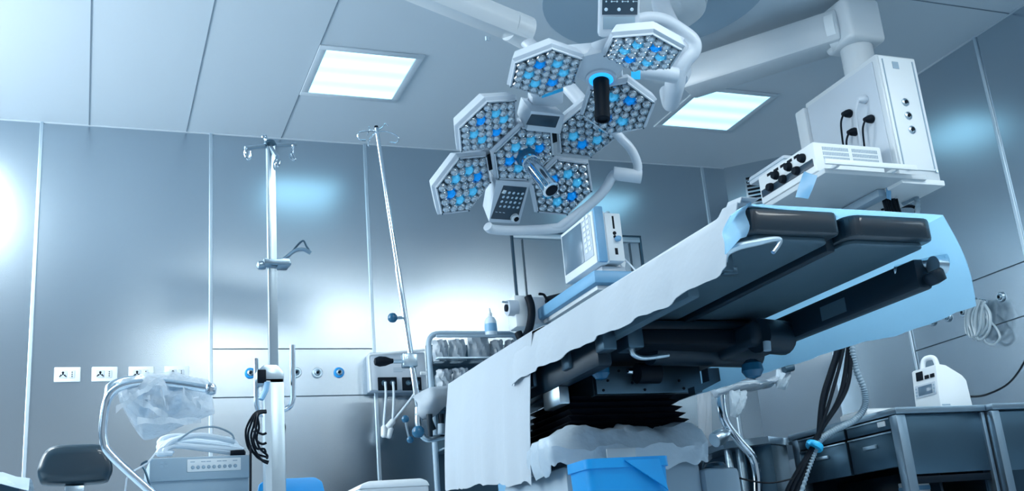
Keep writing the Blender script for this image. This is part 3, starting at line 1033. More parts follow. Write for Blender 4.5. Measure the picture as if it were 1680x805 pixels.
# mechanism
b = B()
box(b, 1.80, 2.42, 3.40, 4.55, 1.09, 1.15, .015)
obj('lift_carriage', b, BLACK, TB)
b = B()
cyl(b, (1.98, 3.55, 1.10), (2.50, 3.62, 1.10), .055, .055, 20)
cyl(b, (2.30, 3.30, 1.10), (2.44, 3.34, 1.10), .065, .065, 20)
box(b, 2.27, 2.47, 3.28, 3.60, 1.06, 1.16, .03, seg=3)
obj('hinge_motor', b, NAVY, TB)
obj('motor_stub', cyl(B(), at(1258, 560, Y=3.25), at(1259, 575, Y=3.25), .014, .014, 12), GREY, TB)
b = B()
Yp = 3.68
def pt(px, py): return at(px, py, Y=Yp)
P = [pt(975, 600), pt(1148, 604), pt(1146, 642), pt(972, 645)]
zz0, zz1 = pt(1050, 645).z, pt(1050, 600).z
box(b, P[0].x, P[1].x, Yp, Yp+.03, zz0, zz1, .004)
box(b, P[0].x, P[0].x+.012, Yp+.03, Yp+.5, zz0, zz1, .002); box(b, P[1].x-.012, P[1].x, Yp+.03, Yp+.5, zz0, zz1, .002)
cp = obj('carrier_plate', b, STEEL_DARK, TB)
b = B()
for px, py in ((990, 640), (1058, 639), (1122, 637), (1114, 624), (1078, 624), (1037, 628), (1015, 608), (997, 624)):
    lathe(b, [(.006, 0), (.005, .004), (0, .004)], 8, zframe(at(px, py, Y=Yp-.0005), (0, -1, 0)))
objs('bolt', b, BLACK, cp)
obj('drive_cylinder', cyl(B(), at(1045, 612, Y=Yp-.06), at(1080, 612, Y=Yp-.06), .04, .04, 20), BLACK, TB)
obj('drive_tip', lathe(B(), [(.012, 0), (.010, .02), (0, .024)], 12, zframe(at(1036, 609, Y=Yp-.06), (-1, -.2, 0))), CHROME, TB)
obj('round_knob', lathe(B(), [(0, -.035), (.02, -.03), (.034, -.012), (.034, .012), (.02, .03), (0, .035)], 20, T(*at(985, 608, Y=3.5))), KNOB, TB, label='dark teal round knob')
obj('round_knob', lathe(B(), [(0, -.045), (.028, -.035), (.042, -.012), (.038, .015), (.02, .03), (0, .035)], 20, T(*at(1234, 603, Y=3.45))), KNOB, TB, label='dark teal round knob')
b = B()
q0 = at(1130, 650, Y=3.6); q1 = at(1158, 615, Y=3.7)
ngon_prism(b, [(0, 0), (.12, .05), (.12, .10), (.07, .10), (.07, .05), (0, .03)], 0, .05, frame(q0, (1, 0, 0), (0, 0, 1), (0, -1, 0)))
obj('right_bracket', b, STEEL_DARK, TB)
# bellows
b = B()
bz0, bz1 = .835, zz0+.004
nf = 5
prof = []
bx0, bx1, by0, by1 = 1.66, 2.21, 3.50, 4.15
by0, by1 = 3.70, 4.20
bx0, bx1 = at(932, 705, Y=3.70).x, at(1138, 705, Y=3.70).x
for i in range(nf*2+1):
    z = bz0+(bz1-bz0)*i/(nf*2)
    e = (.0 if i % 2 == 0 else -.028) - .035*(i/(nf*2))
    prof.append((z, e))
t = bmesh.new(); rings = []
for z, e in prof:
    rings.append([t.verts.new((x, y, z)) for x, y in ((bx0-e, by0-e), (bx1+e, by0-e), (bx1+e, by1+e), (bx0-e, by1+e))])
for a, c in zip(rings, rings[1:]):
    for i in range(4): t.faces.new((a[i], a[(i+1) % 4], c[(i+1) % 4], c[i]))
t.faces.new(list(reversed(rings[0]))); t.faces.new(rings[-1])
bmesh.ops.recalc_face_normals(t, faces=t.faces)
merge(b, t)
obj('bellows', b, BELL, TB, angle=15)
# pedestal
b = B()
wl0, wl1 = at(905, 730, Y=3.60).x, at(1160, 740, Y=3.62).x
box(b, wl0+.16, wl1-.10, 3.74, 4.2, .50, .835, .02)
box(b, wl0+.06, wl1-.02, 3.64, 4.3, .10, .70, .03)
obj('pedestal', b, GREY, TB)
obj('base_plate', box(B(), wl0-.02, wl1+.06, 3.56, 4.9, .07, .12, .02), STEEL_DARK, TB)
b = B()
for x in (bx0, bx1+.15):
    for y in (3.7, 4.8): cyl(b, (x-.02, y, .035), (x+.02, y, .035), .034, .034, 16)
objs('castor', b, BLACK, TB)
# crumpled plastic cover over the pedestal
def crumple(p, k=1.0, a=.010):
    return Vector((a*math.sin(37*p.x*k+11*p.z)+a*.6*math.sin(71*p.y*k+3*p.x), a*math.sin(41*p.y*k+17*p.x)+a*.5*math.sin(90*p.z*k), a*math.sin(33*p.z*k+29*p.x*k)+.4*a*math.sin(80*p.x*k)))


b = B()
outer = [(wl0+.16, 4.3), (wl0+.03, 3.9), (wl0, 3.68), (wl0+.04, 3.61), (wl0+.2, 3.59), (wl0+.35, 3.60), (wl1-.08, 3.60), (wl1-.01, 3.62), (wl1+.04, 3.8), (wl1+.06, 4.3)]
op = smooth_path([(x, y, 0) for x, y in outer], 8)
rows = []
for i, (z, inset) in enumerate(((.838, .12), (.826, .06), (.80, .02), (.775, .006), (.75, 0), (.725, .0), (.70, .005), (.685, .012))):
    row = []
    for j, p in enumerate(op):
        dirc = (Vector((2.05, 3.95, 0))-p).normalized()
        q = Vector((p.x, p.y, z))+dirc*inset
        if i >= 6: q.z += .014*math.sin(j*.37)+.008*math.sin(j*1.1)
        row.append(q+crumple(q))
    rows.append(row)
sheet(b, rows, .002)
o = obj('pedestal_wrap', b, mat('milky_plastic', (0.50, 0.62, 0.72), 0.35, alpha=0.9, noise=(12, 0.1, 0.6, (1, 1, 1))))
tag(o, 'crumpled milky plastic sheet wrapped round the base of the operating table', 'plastic sheet')
obj('clip_plate', box(B(), *(lambda a, c: (a.x, c.x, 3.555, 3.562))(at(996, 738, Y=3.55), at(1044, 738, Y=3.55)), at(1020, 752, Y=3.55).z, at(1020, 734, Y=3.55).z, .004), WHITE, TB)

# head end fittings: bracket tube and blue ball levers
b = B()
tube(b, bend_path([at(686, 668, Y=5.15), at(686, 700, Y=5.15), at(697, 722, Y=5.15), at(735, 714, Y=5.15), at(745, 714, Y=5.2)], .05), .017, 12)
obj('head_bracket_tube', b, STEEL, TB)
b = B()
box(b, 1.72, 2.0, 5.02, 5.12, 1.02, 1.12, .01)
q = at(722, 690, Y=5.12)
for i in range(3): cyl(b, (q.x-.06+i*.06, 5.1, q.z+.03), (q.x-.06+i*.06, 5.1, q.z-.08), .016, .012, 12)
tube(b, smooth_path([at(700, 668, Y=5.13), at(706, 690, Y=5.13), at(712, 705, Y=5.13)], 4), .013, 10)
obj('head_joint', b, NAVY, TB)
obj('joint_pin', cyl(B(), at(724, 695, Y=5.08), at(724, 712, Y=5.08), .018, .018, 14), GREY, TB)
def ball(px, py, Y_, r): return lathe(B(), [(0, -r), (r*.6, -r*.8), (r*.95, -r*.3), (r*.95, r*.3), (r*.6, r*.8), (0, r)], 18, T(*at(px, py, Y=Y_)))
obj('ball_knob', ball(686, 708, 5.05, .032), KNOB, TB, label='dark blue ball knob')
lv = obj('clamp_lever', tube(B(), [at(665, 688, Y=5.1), at(668, 703, Y=5.1), at(672, 720, Y=5.1)], .007, 8), STEEL, TB)
obj('lever_ball', ball(665, 687, 5.1, .020), KNOB, lv); obj('lever_ball', ball(673, 721, 5.1, .018), KNOB, lv)

# ------------------------------------------------------------------ drapes
def drape_strip(top, hem, over, n=60, m=9, amp=.006, seed=0, m_over=10, skew=0.0, bulge=.006):
    """top, hem: lists of (y, x, z); cloth runs from 'over' (points on the table top) over the edge and down"""
    def interp(L, y):
        for a, c in zip(L, L[1:]):
            if a[0] <= y <= c[0]:
                t = (y-a[0])/(c[0]-a[0]); return Vector((a[1]+(c[1]-a[1])*t, y, a[2]+(c[2]-a[2])*t))
        e = L[-1] if y > L[-1][0] else L[0]
        return Vector((e[1], y, e[2]))
    y0, y1 = top[0][0], top[-1][0]
    rows = []
    rnd = random.Random(seed)
    ph = [rnd.random()*6 for _ in range(6)]
    for i in range(n+1):
        y = y0+(y1-y0)*i/n
        t, h, o = interp(top, y), interp(hem, y), interp(over, y)
        row = []
        for k_ in range(m_over):
            v = k_/m_over
            p = o.lerp(t, v); p.z = o.z if v < .79 else t.z+(o.z-t.z)*.6
            row.append(p)
        for k_ in range(m+1):
            v = k_/m
            p = t.lerp(h, v)
            wob = amp*v*(math.sin(y*23+ph[0])+.6*math.sin(y*47+ph[1]+v*2)+.5*math.sin(y*11+ph[2]))
            p.x += wob+bulge*math.sin(v*PI)*(-1 if o.x > t.x else 1)
            p.y += skew*v*(1-i/n)**3
            p.z += v*amp*(.7*math.sin(y*9+ph[3])+.45*math.sin(y*23+ph[4])+.25*math.sin(y*61+ph[5]))
            row.append(p)
        rows.append(row)
    return sheet(B(), rows, .0025)


# white drape along the left edge, foot to head
top = [(2.385, 1.655, 1.232), (2.42, 1.65, 1.232), (2.75, 1.645, 1.232), (3.18, 1.645, 1.238), (3.72, 1.645, 1.243), (4.05, 1.645, 1.247)]
hem = []
for px, py in ((1191, 440), (1178, 452), (1150, 468), (1100, 497), (1045, 520), (1000, 545), (943, 573), (895, 597), (853, 621), (846, 630)):
    p = at(px, py, X=1.600); hem.append((p.y, 1.600, p.z))
hem.sort()
over = [(2.385, 1.74, 1.275), (2.46, 1.76, 1.285), (2.50, 2.1, 1.285), (4.05, 2.1, 1.285)]
o = obj('white_drape', drape_strip(top, hem, over, 70, 9, .006, 3), CLOTH)
tag(o, 'long white paper drape over the near edge of the operating table', 'drape')
# the deeper drape across the head half
top = [(3.86, 1.635, 1.252), (4.4, 1.635, 1.256), (4.96, 1.635, 1.256)]
hem = [(3.93, 1.590, .672), (4.3, 1.588, .70), (4.7, 1.588, .735), (5.04, 1.59, .760)]
hem = [(3.86, 1.590, .650)]+hem
over = [(3.86, 2.2, 1.292), (4.96, 2.2, 1.292)]
o = obj('white_drape', drape_strip(top, hem, over, 46, 16, .010, 5), CLOTH)
tag(o, 'white drape hanging deepest, like a curtain, over the head half of the operating table', 'drape')
# small drape on the head rest
rows = []
for side in (0, 1):
    for i in range(13):
        v = i/12 if side == 0 else 1-i/12
        row = []
        for j in range(25):
            u = j/24
            tx, ty = 676+62*u, 651-14*math.sin(min(1, u*1.6)*PI/2)-5*u
            bx, by = 681+54*u, 672+18*math.sin(PI*min(1, .15+u*.95))-6*u
            p = at(tx+(bx-tx)*v, ty+(by-ty)*v, Y=5.14)
            dd = .07*math.sin(PI*u)**.6*math.sin(PI*v)**.6
            p.y += -dd if side == 0 else dd*.8
            row.append(p+crumple(p, .8, .013)*max(0, math.sin(PI*v))**.5)
        rows.append(row)
o = obj('white_drape', sheet(B(), rows, .002), CLOTH)
tag(o, 'small crumpled white drape over the head rest, beside the drip pole', 'drape')
# blue drape under the white one at the foot and down the far side
top = [(2.45, 2.455, 1.279), (2.9, 2.48, 1.275), (3.5, 2.52, 1.265), (4.3, 2.56, 1.25), (4.7, 2.57, 1.25)]
hem = []
for px, py in ((1597, 504), (1500, 540), (1390, 568), (1280, 604), (1167, 640)):
    p = at(px, py, X=2.64); hem.append((p.y, 2.64, p.z))
hem = [(2.45, 2.64, hem[0][2])]+sorted(hem)+[(4.7, 2.64, hem[-1][2]+.02)]
over = [(2.45, 1.74, 1.281), (2.52, 1.80, 1.281), (2.60, 2.05, 1.279), (4.7, 2.05, 1.279)]
o = obj('blue_drape', drape_strip(top, hem, over, 70, 12, .003, 9, skew=.13, bulge=.028), BLUECLOTH)
tag(o, 'pale blue drape over the table top hanging down its far side', 'drape')
# folded blue corner at the foot, left
b = B()
rows = []
P0 = [(1232, 331), (1224, 345), (1226, 372), (1222, 388)]
P1 = [(1210, 344), (1203, 362), (1206, 382), (1212, 392)]
P2 = [(1198, 353), (1188, 378), (1186, 400), (1188, 418)]
for row_ in (P0, P1, P2):
    y_ = {0: 2.43, 1: 2.37, 2: 2.33}[(P0, P1, P2).index(row_)]
    rows.append([at(x, y, Y=y_)+Vector((0, .01*math.sin(i*2), 0)) for i, (x, y) in enumerate(row_)])
rr = []
for a, c in zip(rows, rows[1:]):
    for k_ in range(4): rr.append([p.lerp(q, k_/4) for p, q in zip(a, c)])
rr.append(rows[-1])
for i, rw in enumerate(rr):
    rr[i] = smooth_path(rw, 4)
sheet(b, rr, .003)
o = obj('blue_drape', b, BLUECLOTH)
tag(o, 'folded pale blue drape corner at the near foot end of the table', 'drape')
# blue bin in front of the pedestal
b = B()
BY = 3.12
def bin_mesh(cx, cy, zt, wt, dt, wb, db_, z0=.0, lip=.02):
    b = B()
    t = bmesh.new()
    def ring(w_, d_, z, cr=.03):
        out = []
        for sx, sy, a0 in ((1, 1, 0), (-1, 1, PI/2), (-1, -1, PI), (1, -1, 1.5*PI)):
            for k_ in range(5):
                a = a0+k_*PI/8
                out.append(t.verts.new((cx+sx*(w_/2-cr)+cr*math.cos(a), cy+sy*(d_/2-cr)+cr*math.sin(a), z)))
        return out
    R = [ring(wb, db_, z0), ring(wt, dt, zt-.03), ring(wt+lip, dt+lip, zt-.03), ring(wt+lip, dt+lip, zt), ring(wt-.01, dt-.01, zt), ring(wb-.01, db_-.01, z0+.01)]
    for a, c in zip(R, R[1:]):
        for i in range(len(a)):
            j = (i+1) % len(a); t.faces.new((a[i], a[j], c[j], c[i]))
    t.faces.new(list(reversed(R[0]))); t.faces.new(R[-1])
    bmesh.ops.recalc_face_normals(t, faces=t.faces)
    merge(b, t)
    return b


p0, p1 = at(962, 758, Y=BY-.08), at(1098, 750, Y=BY-.08)
ztop = (p0.z+p1.z)/2+.008
o = thing('blue_bin', 'bright blue plastic bin standing in front of the table pedestal', 'bin', ((p0.x+p1.x)/2, BY, 0))
obj('tub', bin_mesh((p0.x+p1.x)/2, BY, ztop, (p1.x-p0.x)*.97, .16, (p1.x-p0.x)*.80, .13, lip=.012), BLUEP, o)
b = B(); cxm = (p0.x+p1.x)/2
ngon_prism(b, [(-.02, 0), (.10, 0), (.115, -.10), (.10, -.085)], 0, .006, frame((cxm, BY-.088, ztop-.01), (1, 0, 0), (0, .10, 1), (0, -1, .1)))
obj('pour_lip', b, BLUEP, o)

# blue chair and white bin at the bottom edge
t = thing('blue_chair', 'bright blue moulded chair back at the foot of the equipment stand', 'chair', (.77, 4.6, 0))
c0, c1 = at(420, 800, Y=4.5), at(531, 797, Y=4.5)
zt = at(475, 785, Y=4.5).z
ccx = (c0.x+c1.x)/2; hw = (c1.x-c0.x)/2
pts = [(-hw, -.35), (hw, -.35), (hw, -.06), (hw*.93, -.018), (hw*.72, 0), (-hw*.72, 0), (-hw*.93, -.018), (-hw, -.06)]
obj('backrest', ngon_prism(B(), pts, 0, .025, frame((ccx, 4.5, zt), (1, 0, 0), (0, 0, 1), (0, -1, 0)), bev=.008), BLUEP, t)
obj('seat', box(B(), ccx-hw, ccx+hw, 4.12, 4.47, .44, .47, .012), BLUEP, t)
for sx in (-1, 1):
    for y in (4.15, 4.44): obj('leg', cyl(B(), (ccx+sx*(hw-.03), y, 0), (ccx+sx*(hw-.04), y, .44), .011, .011, 10), CHROME, t)
    obj('back_support', cyl(B(), (ccx+sx*(hw-.04), 4.49, .45), (ccx+sx*(hw-.04), 4.505, zt-.28), .010, .010, 10), CHROME, t)
t = thing('white_bin', 'white lidded bin at the bottom edge left of the hanging drape', 'bin', (1.3, 4.75, 0))
c0, c1 = at(588, 800, Y=4.6), at(706, 796, Y=4.6)
zt = at(645, 788, Y=4.6).z
ccx = (c0.x+c1.x)/2; hw = (c1.x-c0.x)/2
obj('bin_body', bin_mesh(ccx, 4.75, zt-.03, hw*1.86, .28, hw*1.5, .24), WHITE, t)
b = B()
ngon_prism(b, [(-hw, 0), (-hw*.9, .022), (-hw*.7, .032), (hw*.75, .034), (hw*.93, .022), (hw, 0)], -.15, .15, frame((ccx, 4.75, zt-.029), (1, 0, 0), (0, 0, 1), (0, -1, 0)), bev=.006)
obj('lid', b, WHITE2, t)

# ------------------------------------------------------------------ drip pole at the head
t = thing('drip_pole', 'slim round steel drip pole leaning above the head end of the table', 'drip stand', at(688, 640, Y=5.2))
p0, p1 = at(690, 690, Y=5.2), at(622, 240, Y=5.2)
p1b = at(617.5, 210, Y=5.2)
obj('lower_tube', cyl(B(), p0, p0.lerp(p1b, .50), .0155, .0155, 16), CHROME, t)
obj('upper_tube', cyl(B(), p0.lerp(p1b, .50), p1b, .0115, .0115, 14), CHROME, t)
obj('top_cap', cyl(B(), p1b, p1b+(p1b-p0).normalized()*.012, .012, .010, 12), BLACK, t)
def hook(pts, r=.0035):
    return tube(B(), smooth_path([at(x, y, Y=5.2+dy) for x, y, dy in pts], 5), r, 8)
obj('bag_hook', hook([(617, 215, 0), (602, 215, -.03), (590, 217, -.05), (587, 222, -.05), (590, 229, -.04), (600, 230, -.03)]), CHROME, t)
obj('bag_hook', hook([(618, 215, 0), (636, 216, -.03), (650, 222, -.05), (654, 228, -.05), (650, 234, -.04), (640, 233, -.03)]), CHROME, t)
obj('bag_hook', hook([(618, 214, 0), (626, 210, .05), (632, 203, .09), (637, 206, .10)]), CHROME, t)
obj('bag_hook', hook([(616, 216, 0), (609, 225, -.07), (605, 232, -.09), (604, 240, -.09)]), CHROME, t)
obj('bag_hook', hook([(617, 214, 0), (606, 213, .04), (606, 208, .06), (603, 222, .07)]), CHROME, t)
kb_ = obj('height_knob', ball(644, 521, 5.15, .026), KNOB, t)
obj('knob_stem', cyl(B(), at(648, 521, Y=5.18), at(662, 521, Y=5.2), .008, .008, 10), STEEL, t)
b = B()
c = at(674, 591, Y=5.19)
box(b, c.x-.045, c.x+.03, 5.165, 5.225, c.z-.035, c.z+.035, .008)
cyl(b, at(640, 593, Y=5.19), at(668, 592, Y=5.19), .010, .010, 10)
obj('pole_clamp', b, STEEL, t)
obj('black_grip', lathe(B(), [(0, 0), (.018, .006), (.027, .03), (.024, .06), (.014, .088), (.012, .10)], 16, zframe(at(613, 593, Y=5.19), at(641, 592, Y=5.19)-at(613, 593, Y=5.19))), BLACK, t)

# ------------------------------------------------------------------ socket board on the back wall
t = thing('socket_board', 'white framed board with black sockets on the back wall behind the drip pole', 'socket board', at(650, 640, Y=6.62))
F_ = 6.66
a, c = at(609, 640, Y=F_), at(697, 577, Y=F_)
brd = obj('board', box(B(), a.x, c.x, F_, YB-.001, a.z, c.z, .008), LAMPWHITE, t)
b = B()
tube(b, bend_path([at(609, 640, Y=F_-.03), at(605, 582, Y=F_-.03), at(640, 579, Y=F_-.03), at(697, 574, Y=F_-.03)], .02), .008, 8)
obj('guard_tube', b, WHITE2, t)
b = B()
tube(b, bend_path([at(690, 612, Y=F_-.03), at(703, 612, Y=F_-.03), at(713, 638, Y=F_-.03), at(713, 660, Y=F_-.03)], .05), .012, 8)
obj('side_tube', b, WHITE2, t)
for px in (636, 676):
    q0, q1 = at(px-15, 640, Y=F_-.012), at(px+15, 618, Y=F_-.012)
    sk = obj('socket_pair', box(B(), q0.x, q1.x, F_-.012, F_-.0005, q0.z, q1.z, .003), BLACK, t)
    for dx in (-6, 8):
        obj('socket_face', lathe(B(), [(.018, 0), (.018, .004), (.013, .006), (.012, .002)], 16, zframe(at(px+dx, 628, Y=F_-.0125), (0, -1, 0))), STEEL_DARK, sk)
b = B()
for i in range(3): box(b, at(645, 600, Y=F_).x, at(668-i*4, 600, Y=F_).x, F_-.002, F_-.0004, at(650, 604+i*3, Y=F_).z, at(650, 603+i*3, Y=F_).z)
obj('notice_text', b, GREY, t)
for pts, lab in ((((632, 626), (633, 650), (630, 690), (630, 700)), 'white plug lead hanging at the left of the socket board'),
                 (((645, 626), (646, 650), (644, 692), (641, 702)), 'white plug lead hanging second on the socket board'),
                 (((684, 628), (680, 645), (660, 672), (645, 690)), 'white plug lead slanting left below the socket board')):
    q = [at(x, y, Y=F_-.03) for x, y in pts]
    pc = thing('plug_lead', lab, 'cable', q[0], 'plug leads on the socket board')
    obj('lead_cable', tube(B(), smooth_path(q, 5), .008, 8), PLUG, pc)
    dd = (q[-1]-q[-2]).normalized()
    obj('connector', lathe(B(), [(.010, 0), (.020, .012), (.021, .065), (.014, .075)], 12, zframe(q[-1]-dd*.01, dd)), WHITE2, pc)

# ------------------------------------------------------------------ equipment stand (square column)
SY = 4.0
ST = thing('equipment_stand', 'tall square steel equipment stand with bag hooks, lever and bent side tubes', 'equipment stand', (at(450, 700, Y=SY).x, SY, 0))
u0, u1 = at(449, 640, Y=SY), at(443.5, 236, Y=SY)
ux = (u0-u1).normalized()
Mx = zframe(u1, u0-u1, (0, 1, 0))
b = box(B(), -.0165, .0165, -.0165, .0165, 0, (u0-u1).length, .002, Mx)
obj('inner_column', b, STEEL, ST)
l0 = at(447.5, 617, Y=SY-.015); 
lx = at(449, 720, Y=SY).x
colb = box(B(), lx-.036, lx+.036, SY-.035, SY+.035, .06, l0.z-.01, .004)
ngon_prism(colb, [(-.05, -.02), (.036, -.02), (.036, .02), (.012, .05), (-.035, .05), (-.06, .03), (-.06, .0)], -.035, .035, frame((lx, SY, l0.z-.01), (1, 0, 0), (0, 0, 1), (0, -1, 0)), bev=.004)
obj('outer_column', colb, STEEL, ST)
obj('column_edge', box(B(), lx-.0365, lx-.014, SY-.0365, SY+.02, .06, l0.z-.02), STEEL_STRIP, ST)
b = B()
q = [at(438, 627, Y=SY-.05), at(436, 640, Y=SY-.055), at(428, 655, Y=SY-.06)]
tube(b, q, .013, 8, flat=.6)
obj('release_lever', b, BLUETRIM, ST, label='blue grey release lever')
obj('lever_pivot', box(B(), lx-.062, lx-.03, SY-.045, SY-.037, l0.z-.03, l0.z+.02, .003), BLACK, ST)
obj('side_tube', tube(B(), bend_path([at(480, 566, Y=SY), at(481, 655, Y=SY), at(476, 668, Y=SY), at(452, 676, Y=SY)], .08, 7), .0105, 12), CHROME, ST)
obj('side_tube', tube(B(), bend_path([at(420, 588, Y=SY+.03), at(421, 665, Y=SY+.03), at(425, 678, Y=SY+.03), at(440, 684, Y=SY)], .06, 7), .0095, 12), CHROME, ST)
# hooks on top
b = B()
obj('cross_bar', tube(B(), [at(402, 243, Y=SY-.02), at(442, 238, Y=SY), at(486, 237, Y=SY+.03)], .0085, 10), STEEL_EDGE, ST)
obj('cross_bar', tube(B(), [at(434, 224, Y=SY+.06), at(442, 238, Y=SY), at(455, 258, Y=SY-.1)], .0085, 10), STEEL_EDGE, ST)
b = B()
lathe(b, [(.022, -.012), (.026, 0), (.020, .014), (0, .018)], 16, T(*at(443, 237, Y=SY)))
obj('hook_hub', b, STEEL_DARK, ST)
for pts in (((404, 243), (402, 252), (406, 260), (410, 259), (410, 248)), ((481, 238), (480, 252), (484, 262), (478, 260), (477, 252)), ((455, 257), (452, 268), (456, 272), (459, 264)), ((434, 226), (431, 224), (436, 222), (438, 230))):
    obj('bag_hook', tube(B(), smooth_path([at(x, y, Y=SY-.03) for x, y in pts], 4), .0045, 8), CHROME, ST)
# side clamp with arm at half height
cz = at(445, 434, Y=SY)
CL = thing('pole_clamp_arm', 'grey steel clamp with jointed arm on the column of the equipment stand', 'clamp', cz)
b = B()
box(b, cz.x-.034, cz.x-.018, SY-.04, SY+.03, cz.z-.012, cz.z+.014, .003)
box(b, cz.x+.018, cz.x+.065, SY-.04, SY+.03, cz.z-.014, cz.z+.016, .004)
box(b, cz.x-.034, cz.x+.065, SY-.045, SY-.019, cz.z-.010, cz.z+.010, .003)
obj('clamp_body', b, STEEL_EDGE, CL)
b = lathe(B(), [(0, -.018), (.016, -.010), (.018, .005), (.010, .02), (.008, .04)], 12, zframe(at(428, 435, Y=SY-.02), (1, 0, .1)))
obj('clamp_knob', b, STEEL_EDGE, CL)
b = B()
tube(b, smooth_path([at(462, 428, Y=SY-.02), at(472, 420, Y=SY-.03), at(484, 411, Y=SY-.04), at(498, 409, Y=SY-.04), at(510, 415, Y=SY-.04)], 4), .012, 8, flat=.5)
tube(b, smooth_path([at(458, 432, Y=SY-.02), at(470, 436, Y=SY-.02), at(475, 431, Y=SY-.02), at(462, 424, Y=SY-.02)], 4), .007, 8)
obj('arm', b, STEEL_EDGE, CL)
b = B()
tube(b, smooth_path([at(480, 412, Y=SY-.04), at(490, 400, Y=SY-.04), at(498, 395, Y=SY-.04), at(503, 404, Y=SY-.04), at(510, 414, Y=SY-.04)], 4), .004, 8)
obj('arm_spring', b, STEEL_DARK, CL)
# base
b = B()
for i in range(5):
    a_ = i*2*PI/5+.3
    tube(b, [Vector((lx, SY, .09)), Vector((lx+.28*math.cos(a_), SY+.28*math.sin(a_), .065))], .018, 8)
obj('star_base', b, STEEL, ST)
for i in range(5):
    a_ = i*2*PI/5+.3
    x, y = lx+.28*math.cos(a_), SY+.28*math.sin(a_)
    objs('castor', cyl(B(), (x-.01, y, .032), (x+.012, y, .032), .031, .031, 14), BLACK, ST)
# black cable coil
cb = thing('coiled_cable', 'coil of thin black cable hanging from the equipment stand', 'cable', at(425, 750, Y=SY-.06))
b = B()
loops = []
base = at(433, 672, Y=SY-.055)
def coilpt(px, py, dy=0): return at(px, py, Y=SY-.058+dy)
for k_, (l, bt, r) in enumerate(((403, 750, 440), (407, 757, 441), (412, 760, 440), (421, 752, 438), (416, 742, 436))):
    pts = [coilpt(437, 673+k_*.8, -.004*k_), coilpt(420+k_, 676+k_, -.006*k_), coilpt(l+4, 695+2*k_, -.004*k_), coilpt(l, 712+2*k_, -.003*k_), coilpt(l+5, 735, -.004*k_), coilpt(l+17, bt-6, -.003*k_), coilpt(r, bt, -.004*k_)]
    tube(b, smooth_path(pts, 6), .0042, 7)
for y_, r in ((712, 437), (728, 437)):
    tube(b, smooth_path([coilpt(417, y_-22, -.01), coilpt(421, y_-6, -.01), coilpt(430, y_, -.01), coilpt(r, y_-2, -.01)], 5), .0045, 7)
obj('cable_loop', b, BLACK, cb)
b = tube(B(), smooth_path([coilpt(411, 730, -.01), coilpt(411, 770, -.01), coilpt(411, 815, -.01), coilpt(413, 900, .01)], 4), .0045, 7)
tube(b, smooth_path([coilpt(461, 690, .09), coilpt(466, 698, .09), coilpt(465, 708, .09), coilpt(461, 712, .09)], 4), .006, 7)
obj('cable_tail', b, BLACK, cb)

# ------------------------------------------------------------------ instrument stand, left
MY = 3.75
t = thing('instrument_stand', 'bent chrome tube instrument stand at the lower left, wrapped tray on top', 'instrument stand', (at(210, 640, Y=MY).x, MY, 0))
b = B()
P = [at(352, 640, Y=MY-.05), at(330, 636, Y=MY-.04), at(260, 627, Y=MY), at(205, 632, Y=MY), at(178, 652, Y=MY), at(170, 690, Y=MY), at(170, 722, Y=MY), at(184, 748, Y=MY), at(260, 818, Y=MY), at(330, 885, Y=MY)]
obj('tray_tube', tube(b, smooth_path(P, 6), .0135, 14), CHROME, t)
b = B()
P = [at(350, 634, Y=MY+.04), at(300, 622, Y=MY+.12), at(250, 620, Y=MY+.15), at(205, 622, Y=MY+.15), at(180, 632, Y=MY+.12), at(176, 645, Y=MY+.08), at(172, 668, Y=MY+.02)]
obj('rear_tube', tube(b, smooth_path(P, 6), .010, 12), STEEL, t)
obj('tube_end', lathe(B(), [(.0, -.022), (.016, -.016), (.020, 0), (.016, .014), (0, .018)], 14, T(*at(346, 638, Y=MY-.05))), CHROME, t)
b = B()
pe = at(330, 885, Y=MY)
tube(b, bend_path([pe, pe+Vector((.04, 0, -.15)), Vector((pe.x+.04, MY, .06))], .05), .0135, 12)
box(b, pe.x-.22, pe.x+.06, MY-.02, MY+.02, .045, .075, .008)
box(b, pe.x+.02, pe.x+.06, MY-.3, MY+.3, .045, .075, .008)
obj('stand_base', b, STEEL, t)
for dx, dy in ((-.21, 0), (.04, -.28), (.04, .28)):
    objs('castor', cyl(B(), (pe.x+dx-.012, MY+dy, .026), (pe.x+dx+.012, MY+dy, .026), .0255, .0255, 12), BLACK, t)
trz = at(265, 637, Y=MY+.1).z
x0_, x1_ = at(200, 640, Y=MY+.1).x, at(345, 640, Y=MY+.1).x
tr = thing('instrument_tray', 'shallow blue steel tray inside the plastic bag on the left stand', 'tray', ((x0_+x1_)/2, MY+.12, trz-.03))
obj('tray_pan', box(B(), x0_+.06, x1_-.10, MY+.03, MY+.16, trz-.085, trz-.01, .012), BLUETRIM, tr)
obj('tray_content', box(box(B(), x0_+.10, x1_-.14, MY+.02, MY+.028, trz-.07, trz-.045, .004), x0_+.14, x1_-.16, MY+.01, MY+.018, trz-.125, trz-.09, .003), STEEL_DARK, tr)
